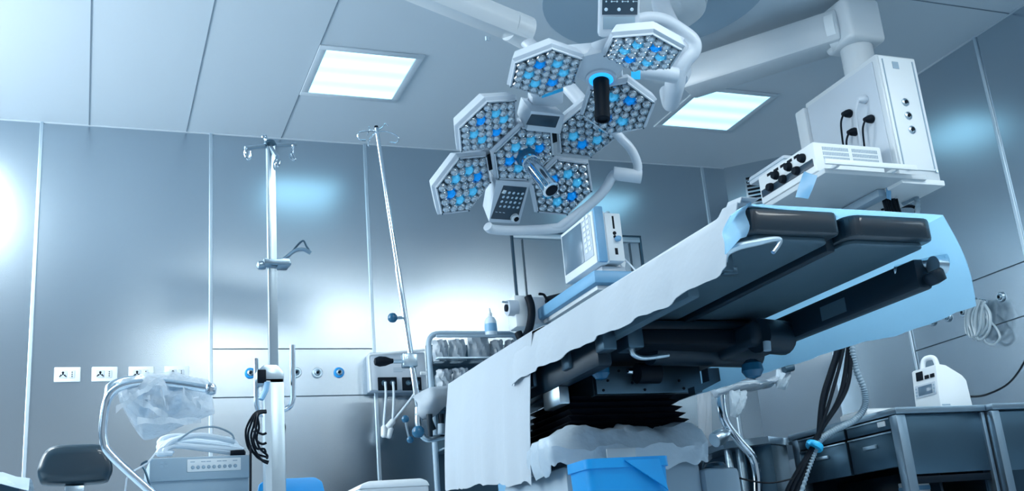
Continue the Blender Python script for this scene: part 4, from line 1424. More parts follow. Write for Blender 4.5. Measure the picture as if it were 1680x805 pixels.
# plastic bag hanging over it
def bag(outline_top, outline_bot, Y_, dep=.08, n=18, m=10, amp=.02, mt=PLASTIC, seed=1):
    rnd = random.Random(seed)
    tp = smooth_path([at(x, y, Y=Y_) for x, y in outline_top], 6)
    bt = smooth_path([at(x, y, Y=Y_) for x, y in outline_bot], 6)
    k_ = min(len(tp), len(bt))
    rows = []
    N = 26
    def samp(L, u): i = u*(len(L)-1); j = min(int(i), len(L)-2); return L[j].lerp(L[j+1], i-j)
    ph = [rnd.random()*6 for _ in range(6)]
    for side in (-1, 1):
        R = []
        for i in range(m+1):
            v = i/m
            row = []
            for j in range(N+1):
                u = j/N
                p = samp(tp, u).lerp(samp(bt, u), v)
                bulge = math.sin(PI*u)**.5*math.sin(PI*min(1, .08+v*.92))**.6
                q = p+Vector((0, side*dep*bulge, 0))
                cr = amp*(math.sin(14*u+ph[0]+5*v)*.5+abs(math.sin(9*u-6*v+ph[1]))-.5+.4*math.sin(25*u+11*v+ph[2]))*bulge
                q += Vector((cr*.3, cr*side, cr*.5))
                row.append(q)
            R.append(row)
        rows.append(R)
    b = B()
    for R in rows: sheet(b, R, .0012)
    return b


o = obj('plastic_bag', bag([(190, 628), (230, 618), (290, 616), (345, 628)], [(197, 660), (228, 712), (247, 720), (300, 698), (352, 678)], MY+.07, .10), PLASTIC)
tag(o, 'crumpled clear plastic bag over the tray of the left instrument stand', 'plastic bag')
b = B()
for p_, q_ in (((190, 672), (262, 622)), ((258, 628), (276, 670)), ((300, 640), (330, 668)), ((212, 650), (275, 682)), ((225, 690), (330, 690))):
    a0, a1 = at(*p_, Y=MY-.04), at(*q_, Y=MY-.05)
    rows = [[a0.lerp(a1, i/8)+Vector((0, .006*math.sin(i*1.3), s_*.010+.004*math.sin(i*2+s_))) for s_ in (-1, 0, 1)] for i in range(9)]
    sheet(b, rows, .0012)
o = obj('plastic_fold', b, PLASTIC)
tag(o, 'loose folds of clear plastic film gathered in front of the left tray', 'plastic film')

# ------------------------------------------------------------------ electrosurgery unit with cable coil
EY = 4.15
q0, q1 = at(246, 752, Y=EY), at(408, 745, Y=EY)
ex0, ex1, ezt = q0.x, q1.x, (q0.z+q1.z)/2
ezb = ezt-.19
TR = thing('device_trolley', 'steel trolley carrying the grey control unit, mostly below the picture', 'trolley', ((ex0+ex1)/2, EY+.2, 0))
obj('top_shelf', box(B(), ex0-.03, ex1+.03, EY-.02, EY+.45, ezb-.025, ezb-.0005, .004), STEEL, TR)
obj('lower_shelf', box(B(), ex0-.03, ex1+.03, EY-.02, EY+.45, .18, .20, .004), STEEL, TR)
for x in (ex0-.015, ex1+.015):
    for y in (EY, EY+.43): obj('leg', cyl(B(), (x, y, .0), (x, y, ezb-.02), .013, .013, 10), CHROME, TR)
t = thing('control_unit', 'grey boxy control unit with white key panel under the cable coil', 'medical device', ((ex0+ex1)/2, EY+.2, ezb))
obj('casing', box(B(), ex0, ex1, EY, EY+.40, ezb, ezt, .008), GREY, t)
obj('front_bezel', box(B(), ex0-.002, ex1+.002, EY-.010, EY-.0005, ezt-.085, ezt-.002, .004), GREY, t)
a, c = at(307, 774, Y=EY-.012), at(395, 750, Y=EY-.012)
kp_ = obj('key_panel', box(B(), a.x, c.x, EY-.013, EY-.0102, a.z, c.z, .002), WHITE2, t)
b = B()
for i in range(9):
    x = a.x+.02+i*(c.x-a.x-.04)/8
    lathe(b, [(.007, 0), (.005, .005), (0, .005)], 10, zframe((x, EY-.0135, a.z+.016), (0, -1, 0)))
    if i % 3 != 1: box(b, x-.009, x+.007, EY-.0142, EY-.0131, a.z+.034, a.z+.037)
objs('key', b, GREY, kp_)
b = B()
for dx in (0, .016):
    for dz in (0, .014): box(b, at(262, 765, Y=EY).x+dx, at(262, 765, Y=EY).x+dx+.011, EY-.0115, EY-.0099, at(262, 768, Y=EY).z+dz, at(262, 768, Y=EY).z+dz+.010)
obj('emblem', b, GREY, t)
cc = thing('hose_coil', 'bundle of thick pale hoses coiled on top of the grey control unit', 'hose', ((ex0+ex1)/2, EY+.15, ezt))
b = B()
for i in range(9):
    k_ = i
    y_ = EY+.05+.035*(i % 5)
    h_ = [738, 733, 729, 726, 722, 736, 731, 727, 720][i]
    l_ = 262+((i*7) % 13)
    tube(b, smooth_path([at(398-(i*3) % 9, 741-i % 4, Y=y_), at(380, h_+4-i % 3, Y=y_), at(335, h_-2, Y=y_+.01), at(290, h_-7+i % 3, Y=y_+.02), at(l_+3, h_-1, Y=y_+.01), at(l_-2, h_+6, Y=y_), at(l_+12, 744, Y=y_)], 6), .0105, 9)
tube(b, smooth_path([at(268, 735, Y=EY+.06), at(285, 722, Y=EY+.06), at(320, 714, Y=EY+.06), at(350, 716, Y=EY+.06), at(385, 724, Y=EY+.06)], 6), .011, 9)
obj('hose_loop', b, PLUG, cc)
obj('hose_loop', tube(B(), smooth_path([at(292, 722, Y=EY+.05), at(320, 704, Y=EY+.05), at(352, 700, Y=EY+.05), at(378, 710, Y=EY+.05), at(384, 720, Y=EY+.05)], 6), .004, 8), HOSE, cc, label='thin dark lead')
obj('hose_end', lathe(B(), [(.012, 0), (.014, .02), (.014, .05), (.009, .055)], 12, zframe(at(378, 744, Y=EY+.04), (1, 0, 0))), BLACK, cc)
o = obj('thin_lead', tube(B(), smooth_path([at(256, 742, Y=EY-.03), at(240, 760, Y=EY-.03), at(212, 778, Y=EY-.05), at(206, 800, Y=EY-.05), at(200, 850, Y=EY-.05)], 5), .0035, 6), PLUG)
tag(o, 'thin white lead trailing from the left side of the grey control unit', 'cable')
o = obj('thin_lead', tube(B(), smooth_path([at(242, 756, Y=EY-.03), at(232, 762, Y=EY-.03), at(238, 772, Y=EY-.03), at(246, 800, Y=EY-.03), at(250, 840, Y=EY-.03)], 5), .0045, 6), STEEL_DARK)
tag(o, 'dark lead looping at the left corner of the grey control unit', 'cable')

# ------------------------------------------------------------------ stool, lower left
SYY = 5.2
t = thing('operator_stool', 'black padded stool backrest at the lower left by the wall', 'stool', (at(125, 760, Y=SYY).x, SYY, 0))
c = at(124, 762, Y=SYY)
hw = (at(186, 760, Y=SYY).x-at(62, 760, Y=SYY).x)/2
hz = (at(124, 728, Y=SYY).z-at(124, 794, Y=SYY).z)/2
b = B()
pts = [(-hw, -hz*.25), (-hw*.93, -hz*.72), (-hw*.70, -hz), (hw*.70, -hz), (hw*.93, -hz*.72), (hw, -hz*.2), (hw*.86, hz*.62), (hw*.66, hz*.95), (0, hz), (-hw*.60, hz*.93), (-hw*.86, hz*.55)]
sp = [(p.x, p.y) for p in smooth_path([(x, y, 0) for x, y in pts+[pts[0]]], 3)[:-1]]
Mp = frame(c, (1, 0, 0), (0, 0, 1), (0, -1, 0))
t_ = bmesh.new(); rg = []
for sc_, zz in ((.80, -.040), (.93, -.033), (.99, -.018), (1.0, 0), (.99, .018), (.94, .033), (.82, .042), (.5, .047)):
    rg.append([t_.verts.new((x*(1-(1-sc_)*.45), y*sc_, zz)) for x, y in sp])
for a_, c_ in zip(rg, rg[1:]):
    for i in range(len(sp)): t_.faces.new((a_[i], a_[(i+1) % len(sp)], c_[(i+1) % len(sp)], c_[i]))
t_.faces.new(list(reversed(rg[0]))); t_.faces.new(rg[-1])
bmesh.ops.recalc_face_normals(t_, faces=t_.faces)
merge(b, t_, Mp)
obj('backrest', b, mat('stool_vinyl', (0.012, 0.035, 0.055), 0.3, coat=.4), t, angle=60)
obj('back_support', box(box(B(), c.x-.022, c.x+.022, SYY+.02, SYY+.045, .5, c.z-hz*.5, .004), c.x-.04, c.x+.04, SYY-.035, SYY+.01, c.z-hz-.05, c.z-hz-.006, .005), STEEL, t)
obj('seat', lathe(B(), [(.0, .50), (.15, .50), (.18, .52), (.18, .55), (.15, .575), (0, .58)], 28, T(c.x, SYY-.2, 0)), CUSHION, t)
obj('seat_post', cyl(B(), (c.x, SYY-.2, .09), (c.x, SYY-.2, .499), .025, .025, 14), CHROME, t)
obj('seat_bracket', box(B(), c.x-.02, c.x+.02, SYY-.2, SYY+.044, .485, .499, .003), STEEL, t)
b = B()
for i in range(5):
    a_ = i*2*PI/5
    tube(b, [Vector((c.x, SYY-.2, .10)), Vector((c.x+.26*math.cos(a_), SYY-.2+.26*math.sin(a_), .06))], .016, 8)
    cyl(b, (c.x+.26*math.cos(a_)-.01, SYY-.2+.26*math.sin(a_), .026), (c.x+.26*math.cos(a_)+.01, SYY-.2+.26*math.sin(a_), .026), .0255, .0255, 12)
obj('star_base', b, BLACK, t)

# trolley under clear film at the left edge
t = thing('dark_trolley', 'dark trolley top cut off by the left edge of the picture', 'trolley', (-.4, 4.7, 0))
e = at(30, 778, Y=4.5)
obj('top_slab', box(B(), e.x-.6, e.x+.01, 4.5, 4.95, e.z-.12, e.z-.01, .02), STEEL_DARK, t)
for x in (e.x-.55, e.x-.03):
    for y in (4.54, 4.91): obj('leg', cyl(B(), (x, y, 0), (x, y, e.z-.11), .014, .014, 10), STEEL, t)
b = B()
rows = []
for i in range(10):
    v = i/9
    rows.append([Vector((e.x-.62+.66*u/14, 4.46+.5*v, e.z+.012+.020*math.sin(PI*(1-u/14)*.8)+.008*math.sin(u*1.7+v*5)-(.05 if i in (0, 9) else 0)-.02*(u/14)**3)) for u in range(15)])
sheet(b, rows, .0015)
o = obj('plastic_cover', b, mat('film_white', (.66, .80, .90), .25, alpha=.75, noise=(12, .1, .6, (1, 1, 1))))
tag(o, 'clear film laid over the dark trolley at the left edge', 'plastic film')

# ------------------------------------------------------------------ supply rack behind the head end
RY_ = 5.8
t = thing('supply_rack', 'grey tube framed rack holding packets, behind the head of the table', 'rack', (at(775, 640, Y=RY_).x, RY_, 0))
x0_, x1_ = at(703, 560, Y=RY_).x, at(850, 560, Y=RY_).x
zt = at(775, 547, Y=RY_).z
b = B()
tube(b, bend_path([(x0_, RY_, .05), (x0_, RY_, zt), (x1_, RY_, zt), (x1_, RY_, .05)], .07, 6), .016, 12)
obj('frame_tube', b, GREY, t)
z1_, z2_, z3_ = at(775, 559, Y=RY_).z, at(775, 594, Y=RY_).z, at(775, 635, Y=RY_).z
b = B()
for z in (z1_-.115, z3_-.10, z3_-.35): box(b, x0_+.016, x1_-.016, RY_-.10, RY_+.12, z-.012, z, .002)
obj('shelf', b, STEEL, t)
b = B()
box(b, x0_+.016, x1_-.016, RY_+.10, RY_+.12, .4, z1_, .002)
obj('back_panel', b, STEEL_DARK, t)
obj('top_bar', box(B(), x0_+.016, x1_-.016, RY_-.11, RY_-.098, z1_-.004, z1_+.012, .002), GREY, t)
objs('rack_foot', box(box(B(), x0_-.03, x0_+.03, RY_-.25, RY_+.25, 0, .05, .008), x1_-.03, x1_+.03, RY_-.25, RY_+.25, 0, .05, .008), GREY, t)
def packet(px0_, px1_, py0_, py1_, lab, seed, y=RY_-.02):
    a, c = at(px0_+1.5, py1_-1, Y=y-.06), at(px1_-1.5, py0_+1, Y=y-.06)
    tt = thing('supply_packet', lab, 'packet', ((a.x+c.x)/2, y, a.z), 'wrapped packets in the supply rack')
    rnd = random.Random(seed)
    b = B()
    rows = []
    for i in range(9):
        v = i/8
        rows.append([Vector((a.x+(c.x-a.x)*u/8+.004*math.sin(v*9+seed), y-.06+.035*(1-math.sin(PI*u/8)**.5)+.006*math.sin(u*2.1+v*7+seed), a.z+(c.z-a.z)*v+.004*math.sin(u*1.9+seed))) for u in range(9)])
    sheet(b, rows, .002)
    obj('wrapper', b, PACK, tt)
    obj('folded_content', box(B(), a.x+.012, c.x-.012, y-.018, y+.045, a.z+.004, c.z-.015, .006), WHITE2, tt)


packet(712, 738, 556, 592, 'leftmost wrapped packet on the upper rack shelf', 1)
packet(740, 768, 555, 592, 'second wrapped packet on the upper rack shelf', 2)
packet(773, 806, 548, 592, 'taller crumpled packet on the upper rack shelf, below the bottle', 3)
packet(808, 830, 556, 592, 'fourth wrapped packet on the upper rack shelf, right of the bottle', 4)
packet(832, 848, 556, 592, 'rightmost wrapped packet on the upper rack shelf', 5)
packet(718, 744, 604, 634, 'left packet on the lower rack shelf', 6)
packet(746, 772, 602, 634, 'right packet on the lower rack shelf beside the drape', 7)
# bottle on the rack's top bar
bc = at(802, 552, Y=RY_-.02)
t = thing('spray_bottle', 'translucent white bottle with a pointed cap on top of the supply rack', 'bottle', bc)
s_ = (at(802, 505, Y=RY_-.02).z-bc.z)
bz = z1_+.013
s_ = at(802, 505, Y=RY_-.06).z-bz
obj('bottle_stand', box(B(), bc.x-.04, bc.x+.04, RY_-.11, RY_-.02, z1_+.0005+.0115, z1_+.0125), GREY, t)
obj('bottle_body', lathe(B(), [(s_*.20, 0), (s_*.215, .01), (s_*.205, s_*.52), (s_*.15, s_*.64), (s_*.07, s_*.68), (s_*.07, s_*.74)], 20, T(bc.x, RY_-.065, bz)), BOTTLE, t)
obj('cap', lathe(B(), [(s_*.085, s_*.735), (s_*.085, s_*.80), (s_*.05, s_*.82), (s_*.03, s_*.98), (0, s_)], 14, T(bc.x, RY_-.065, bz)), WHITE2, t)
obj('bottle_label', lathe(B(), [(s_*.216, s_*.14), (s_*.210, s_*.42)], 20, T(bc.x, RY_-.065, bz)), BLUETRIM, t)

# ------------------------------------------------------------------ anaesthesia machine with monitor
AX = 2.43
t = thing('anaesthesia_machine', 'tall anaesthesia machine behind the table with a blue topped shelf', 'anaesthesia machine', (2.75, 5.3, 0))
AM = t
def ax_pt(px, py): return at(px, py, X=AX)
m0, m1 = ax_pt(919, 384), ax_pt(970, 346)       # monitor top far, top near
m2, m3 = ax_pt(984, 432), ax_pt(926, 463)
YF, YN = m0.y, m1.y
# shelf below the monitor
sa = at(966, 466, X=AX-.02)
shz = at(915, 510, X=AX-.03).z
stt = m3.z-.07
obj('cabinet_body', box(B(), 2.62, 2.86, 5.02, 5.55, .12, stt-.10, .02), GREY, AM)
obj('shelf_tray', box(B(), AX-.06, 3.02, 4.72, 5.72, stt-.075, stt-.005, .015), BLUETRIM, AM)
obj('shelf_board', box(B(), AX-.03, 2.98, 4.76, 5.70, stt-.10, stt-.076, .004), WHITE, AM)
obj('plinth', box(B(), 2.58, 2.89, 5.0, 5.60, .06, .12, .01), STEEL_DARK, AM)
b = B()
for x in (2.61, 2.86):
    for y in (5.04, 5.53): cyl(b, (x-.015, y, .034), (x+.015, y, .034), .033, .033, 12)
objs('castor', b, BLACK, AM)
obj('cuff_roll', tube(B(), smooth_path([(AX-.02, 5.66, stt+.02), (AX+.02, 5.50, stt+.035), (AX+.06, 5.36, stt+.02)], 4), .035, 12), BLACK, AM)

MN = thing('patient_monitor', 'white patient monitor with grey screen and side key strip above the table', 'monitor', (AX+.05, (YF+YN)/2, stt))
mzt = (m0.z+m1.z)/2; mzb = (m2.z+m3.z)/2
casing = obj('casing', box(B(), AX, AX+.075, YN, YF, mzb, mzt, .008), WHITE2, MN)
yk = YF+(YN-YF)*.66
obj('screen', box(B(), AX-.003, AX-.0002, yk, YF-.02, mzb+.045, mzt-.02, .001), SCREEN, MN)
obj('key_strip', box(B(), AX-.004, AX-.0002, YN+.02, yk-.008, mzb+.045, mzt-.02, .001), LAMPWHITE, MN)
b = B()
for i in range(2):
    for j in range(7): box(b, AX-.0075, AX-.004, YN+.035+i*.045, YN+.065+i*.045, mzb+.08+j*.030, mzb+.10+j*.030, .001)
objs('key', b, WHITE2, MN)
obj('blue_edge', box(B(), AX+.005, AX+.06, YN-.018, YN-.0005, mzb+.0, mzt+.02, .008), BLUETRIM, MN)
mod = obj('parameter_module', box(B(), AX+.07, AX+.165, YN-.005, YN+.16, mzb+.01, mzt-.012, .006), WHITE2, MN)
b = B()
mxc = AX+.118
box(b, mxc-.005, mxc+.005, YN-.0075, YN-.005, mzt-.10, mzt-.03)
for dz, rr in ((.125, .010), (.145, .008)): cyl(b, (mxc, YN-.005, mzt-dz), (mxc, YN-.009, mzt-dz), rr, seg=12)
box(b, mxc-.008, mxc+.008, YN-.0075, YN-.005, mzb+.045, mzb+.08)
objs('connector_port', b, BLACK, mod)
obj('sensor_plug', lathe(B(), [(.014, 0), (.016, .02), (.010, .035)], 12, zframe((mxc+.01, YN-.006, mzb+.13), (0, -1, -.1))), BLUETRIM, mod)
obj('top_knob', cyl(B(), (mxc, YN+.05, mzt-.012), (mxc, YN+.05, mzt+.012), .018, .014, 12), GREY, mod)
b = B()
box(b, AX+.02, AX+.24, YN+.02, YF-.06, stt-.004, stt+.012, .004)
box(b, AX+.05, AX+.19, YN+.05, YF-.12, stt+.012, mzb-.0005, .008)
obj('monitor_foot', b, LAMPWHITE, MN)
# cables from the module
for i, (pts, m_) in enumerate(((((985, 415), (1000, 440), (1012, 470), (1020, 500)), PLUG), (((1000, 395), (1015, 415), (1035, 435), (1052, 455)), PLUG), (((1000, 400), (1012, 425), (1028, 448), (1040, 470)), PLUG))):
    o = obj('sensor_lead', tube(B(), smooth_path([at(x, y, X=2.60+.01*i) for x, y in pts], 5), .0045, 7), m_)
    tag(o, ['thick pale lead plugged in the monitor module', 'upper thin white lead running right behind the monitor', 'lower thin white lead running right behind the monitor'][i], 'cable', 'leads at the monitor')
t = thing('transducer_cluster', 'small white and blue connectors hanging beside the monitor foot', 'connector', at(1012, 445, X=2.62))
q = at(1012, 440, X=2.62)
obj('connector_block', box(B(), -.04, .04, -.02, .02, -.05, .05, .008, M=T(*q) @ RY(.3)), WHITE2, t)
q = at(1020, 458, X=2.62)
obj('blue_clip', box(B(), -.03, .03, -.02, .02, -.035, .035, .006, M=T(*q) @ RY(.5)), BLUETRIM, t)
q = at(1003, 447, X=2.66)
obj('side_block', box(B(), -.05, .03, -.02, .02, -.02, .03, .006, M=T(*q)), LAMPWHITE, t)

# breathing unit with black hose
VY = 5.45
t = thing('ventilator_unit', 'white breathing unit with black hoses left of the monitor', 'medical device', at(870, 540, Y=VY))
a, c = at(848, 541, Y=VY), at(869, 484, Y=VY)
obj('left_module', box(B(), a.x, c.x, VY, VY+.12, a.z+.02, c.z, .008), WHITE2, t)
a, c = at(868, 537, Y=VY+.03), at(921, 487, Y=VY+.03)
obj('right_module', box(B(), a.x, c.x, VY+.03, VY+.18, a.z, c.z, .008), LAMPWHITE, t)
obj('valve', cyl(B(), at(832, 505, Y=VY+.02), at(848, 505, Y=VY+.02), .045, .045, 18), LAMPWHITE, t)
obj('valve_core', cyl(B(), at(829, 505, Y=VY+.02), at(833, 505, Y=VY+.02), .02, .022, 14), BLACK, t)
obj('valve_stem', cyl(B(), at(824, 495, Y=VY), at(848, 496, Y=VY), .006, .006, 8), STEEL, t)
b = B()
tube(b, smooth_path([at(866, 486, Y=VY-.03), at(871, 500, Y=VY-.04), at(872, 520, Y=VY-.04), at(866, 545, Y=VY-.04), at(856, 556, Y=VY-.04), at(850, 545, Y=VY-.03)], 6), .022, 12)
obj('breathing_hose', b, BLACK, t)
b = tube(B(), smooth_path([at(884, 482, Y=VY+.0), at(893, 484, Y=VY), at(899, 500, Y=VY), at(901, 528, Y=VY)], 6), .008, 8)
obj('thin_hose', b, BLACK, t)
b = box(B(), *(lambda a, c: (a.x, c.x, VY-.01, VY+.02, a.z, c.z))(at(873, 543, Y=VY), at(915, 531, Y=VY)), .004)
obj('lower_rail', b, GREY, t)
obj('support_arm', box(B(), at(905, 520, Y=VY).x, 2.60, VY+.05, VY+.12, 1.62, 1.66, .006), GREY, t)

# things seen through the gap under the table by the hanging drape
b = B()
t = thing('tube_trolley', 'pale tubes and plastic fittings hanging behind the drape under the table', 'trolley', at(875, 720, Y=4.9))
q = at(868, 690, Y=4.9)
obj('pale_body', box(B(), at(862, 700, Y=4.9).x, at(884, 700, Y=4.9).x, 4.9, 5.1, .5, at(870, 690, Y=4.9).z, .015), LAMPWHITE, t)
obj('blue_body', box(B(), at(846, 740, Y=5.0).x, at(866, 740, Y=5.0).x, 5.12, 5.3, 0, at(855, 735, Y=5.0).z, .015), BLUETRIM, t)
obj('pale_hose', tube(B(), smooth_path([at(880, 690, Y=4.8), at(888, 715, Y=4.8), at(892, 745, Y=4.8), at(884, 780, Y=4.8), at(885, 850, Y=4.8)], 6), .022, 10), LAMPWHITE, t)
objs('dark_hose', tube(B(), smooth_path([at(890, 690, Y=4.7), at(893, 708, Y=4.7), at(902, 715, Y=4.7), at(908, 700, Y=4.7)], 6), .010, 8), BLACK, t)
o = obj('hanging_sheet', bag([(1143, 640), (1150, 640), (1158, 640), (1166, 640)], [(1148, 745), (1154, 756), (1160, 758), (1168, 752)], 4.9, .02, amp=.004), CLOTH)
tag(o, 'narrow white sheet hanging to the right of the black bellows', 'sheet')

# ------------------------------------------------------------------ instrument stand, right
MY2 = 4.55
RSTAND = t = thing('instrument_stand', 'bent chrome tube instrument stand under the far side of the table', 'instrument stand', (at(1210, 700, Y=MY2).x, MY2, 0))
b = B()
P = [at(1182, 640, Y=MY2), at(1183, 665, Y=MY2), at(1190, 692, Y=MY2), at(1212, 722, Y=MY2), at(1234, 748, Y=MY2), at(1242, 775, Y=MY2), at(1244, 810, Y=MY2), at(1246, 860, Y=MY2)]
obj('stand_tube', tube(b, smooth_path(P, 6), .022, 14), CHROME, t)
b = B()
ps = at(1246, 860, Y=MY2)
tube(b, [ps, Vector((ps.x, MY2, .06))], .022, 12)
box(b, ps.x-.2, ps.x+.05, MY2-.02, MY2+.02, .0, .04, .008); box(b, ps.x-.02, ps.x+.02, MY2-.3, MY2+.02, .0, .04, .008)
obj('stand_base', b, STEEL, t)
b = B()
q = at(1228, 633, Y=MY2)
lathe(b, [(0, -.012), (.10, -.010), (.115, .004), (.11, .012), (.10, .0), (0, -.004)], 28, T(q.x, q.y, q.z) @ Matrix.Diagonal((1.25, .8, 1, 1)))
obj('tray', b, STEEL, t)
o = obj('plastic_bag', bag([(1168, 641), (1200, 632), (1240, 628), (1285, 612)], [(1172, 652), (1204, 645), (1242, 640), (1288, 622)], MY2, .10, amp=.01), PLASTIC)
tag(o, 'clear plastic film over the tray of the right instrument stand', 'plastic film')
for pts, lab in ((((1196, 640), (1224, 640), (1198, 682), (1222, 668)), 'crumpled clear plastic corner dangling below the right tray'),
                 (((1274, 606), (1296, 606), (1274, 636), (1290, 640)), 'crumpled clear plastic tip at the drape edge right of the tray')):
    (a0, a1, a2, a3) = pts
    o = obj('plastic_tip', bag([a0, ((a0[0]+a1[0])/2, a0[1]+1), a1], [a2, ((a2[0]+a3[0])/2, a2[1]+2), a3], MY2-.06, .03, amp=.014, seed=4), mat('film_tip', (.66, .80, .90), .25, alpha=.6, noise=(12, .1, .6, (1, 1, 1))))
    tag(o, lab, 'plastic film')
o = obj('side_clamp', cyl(B(), at(1286, 606, Y=MY2-.1), at(1300, 602, Y=MY2-.1), .02, .02, 12), STEEL_DARK)
tag(o, 'small dark clamp end beside the plastic tip under the drape', 'clamp')
b = lathe(B(), [(.035, 0), (.040, .03), (.030, .08), (.02, .10)], 16, zframe(at(1172, 722, Y=MY2-.03), (1, .2, .4)))
cyl(b, at(1180, 716, Y=MY2), at(1202, 706, Y=MY2), .018, .018, 12)
obj('tube_connector', b, STEEL, RSTAND)
t = thing('base_pod', 'dark rounded grey pod at the right of the table pedestal', 'pedal unit', at(1170, 800, Y=3.6))
q = at(1172, 757, Y=3.7)
obj('pod_cap', lathe(B(), [(.0, 0), (.035, -.006), (.045, -.02), (.045, -.03)], 20, T(q.x+.0, 3.7, q.z)), STEEL_DARK, t)
obj('pod_body', box(B(), q.x-.10, q.x+.06, 3.62, 3.85, .0, q.z-.03, .02), GREY, t)
o = obj('thin_cable', tube(B(), smooth_path([at(1178, 768, Y=3.9), at(1210, 783, Y=3.9), at(1260, 792, Y=3.9), at(1300, 785, Y=3.9)], 6), .004, 6), BLACK)
tag(o, 'thin black cable sagging from the pedestal to the cable bundle', 'cable')

# ------------------------------------------------------------------ steel cabinets, right
CZ = .90
KX, KY = 3.31, 3.81
def cab_top(px, py): return at(px, py, Z=CZ)
X1 = at(1612, 664, Y=KY).x
CA = thing('steel_cabinet', 'dark steel cabinet with drawers under the white medical device', 'cabinet', ((KX+X1)/2, KY+.35, 0))
obj('worktop', box(B(), KX-.008, X1, KY-.012, 4.612, CZ-.028, CZ, .003), STEEL_EDGE, CA)
b = B()
box(b, KX, KX+.05, KY, KY+.05, 0, CZ-.03, .003); box(b, X1-.02, X1-.0, KY, KY+.05, 0, CZ-.03, .003); box(b, KX, KX+.05, 4.55, 4.60, 0, CZ-.03, .003)
objs('corner_post', b, STEEL_EDGE, CA)
obj('end_panel', box(B(), KX+.05, X1-.02, KY+.012, KY+.03, CZ-.29, CZ-.03, .002), STEEL_DARK, CA)
obj('end_drawer_rail', box(B(), KX+.05, X1-.02, KY+.016, KY+.04, CZ-.33, CZ-.30, .002), BLACK, CA)
obj('back_panel', box(B(), X1-.03, X1-.004, KY+.05, 4.6, .05, CZ-.03), STEEL_DARK, CA)
obj('lower_shelf', box(B(), KX+.01, X1-.03, KY+.02, 4.58, .48, .50, .002), STEEL_DARK, CA)
obj('dark_shade_sheet', box(B(), KX+.22, KX+.235, KY+.06, 4.58, .06, CZ-.26, .002), NAVY, CA)  # dark sheet added to stand for shade in the open lower part
obj('far_end_panel', box(B(), KX+.02, X1-.03, 4.585, 4.60, .02, CZ-.03, .002), NAVY, CA)
for y0, y1 in ((KY+.055, 4.17), (4.19, 4.55)):
    for z0, z1 in ((CZ-.085, CZ-.035), (CZ-.25, CZ-.095)):
        dr = obj('drawer', box(B(), KX+.006, KX+.028, y0, y1, z0, z1, .003), STEEL_DARK, CA)
        if z1-z0 > .1: obj('drawer_handle', box(B(), KX-.008, KX+.006, (y0+y1)/2-.045, (y0+y1)/2+.045, z0+.095, z0+.112, .003), STEEL, dr)
        obj('drawer_lip', box(B(), KX+.0, KX+.010, y0, y1, z1-.006, z1+.001, .001), STEEL, dr)
obj('name_label', box(B(), KX-.003, KX+.0055, KY+.085, KY+.13, CZ-.068, CZ-.045, .001), WHITE2, CA)
# right-hand cabinet
X2 = 4.75
CB = thing('steel_cabinet', 'second dark steel cabinet at the right edge, beside the drawer cabinet', 'cabinet', ((X1+X2)/2, KY+.3, 0))
obj('worktop', box(B(), X1+.004, X2, KY-.05, 4.45, CZ-.028, CZ, .003), STEEL_EDGE, CB)
b = B()
box(b, X1+.006, X1+.05, KY-.04, KY+.01, 0, CZ-.03, .003); box(b, X2-.05, X2, KY-.04, KY+.01, 0, CZ-.03, .003)
objs('corner_post', b, STEEL_EDGE, CB)
obj('front_panel', box(B(), X1+.055, X2-.055, KY-.03, KY-.012, CZ-.30, CZ-.035, .002), STEEL_DARK, CB)
obj('side_panel', box(B(), X1+.006, X1+.02, KY+.01, 4.4, 0, CZ-.03), STEEL_DARK, CB)
obj('back_panel', box(B(), X1+.02, X2, 4.38, 4.40, 0, CZ-.03), STEEL_DARK, CB)
obj('lower_shelf', box(B(), X1+.02, X2-.01, KY, 4.37, .40, .42, .002), STEEL_DARK, CB)
# far counter, left of the drawers
q0 = at(1218, 716, Y=4.95); q1 = at(1335, 700, Y=4.62)
CC = thing('steel_counter', 'low steel counter running behind the cable bundle to the drawer cabinet', 'counter', (3.2, 5.1, 0))
b = B()
a0 = at(1186, 724, Z=CZ-.01); a1 = at(1260, 715, Z=CZ-.01); a2 = at(1318, 703, Z=CZ-.01)
pts = [(a0.x, a0.y), (a1.x, a1.y), (KX-.03, 4.615), (KX+.02, 4.64), (X1, 4.64), (X1, 5.35), (a0.x+.1, 5.35)]
ngon_prism(b, pts, CZ-.045, CZ-.01)
obj('worktop', b, STEEL_EDGE, CC)
b = B()
ngon_prism(b, [(pts[0][0]+.14, pts[0][1]+.03), (pts[1][0]+.03, pts[1][1]+.03), (KX+.01, 4.66), (KX+.02, 5.3), (pts[0][0]+.2, 5.3)], .0, CZ-.046)
obj('front_panel', b, STEEL_DARK, CC)
b = B()
for px in (1196, 1215):
    q = at(px, 760, Y=a0.y+.04)
    box(b, q.x-.014, q.x+.014, a0.y+.02, a0.y+.05, 0, CZ-.046, .002)
objs('corner_post', b, STEEL, CC)
o = obj('paper_pad', box(B(), at(1216, 712, Y=5.0).x, at(1250, 712, Y=5.0).x, 4.92, 5.15, CZ-.0095, CZ+.008, .004), WHITE2)
tag(o, 'flat white pad lying left on the low steel counter', 'paper')
o = obj('paper_pad', box(B(), at(1255, 712, Y=4.9).x, at(1292, 712, Y=4.9).x, 4.85, 5.05, CZ-.0095, CZ+.003, .002), WHITE2)
tag(o, 'thin white sheet lying right on the low steel counter', 'paper')
# small blue-white box low in the cabinet
t = thing('carton', 'small white and blue carton on the lower shelf of the drawer cabinet', 'box', at(1512, 803, Y=KY+.15))
q = at(1510, 792, Y=KY+.12)
obj('carton_body', box(B(), q.x-.04, q.x+.05, KY+.12, KY+.22, .501, q.z+.01, .003), WHITE2, t)
obj('carton_band', box(B(), q.x-.041, q.x+.051, KY+.119, KY+.221, q.z-.03, q.z-.01), BLUETRIM, t)

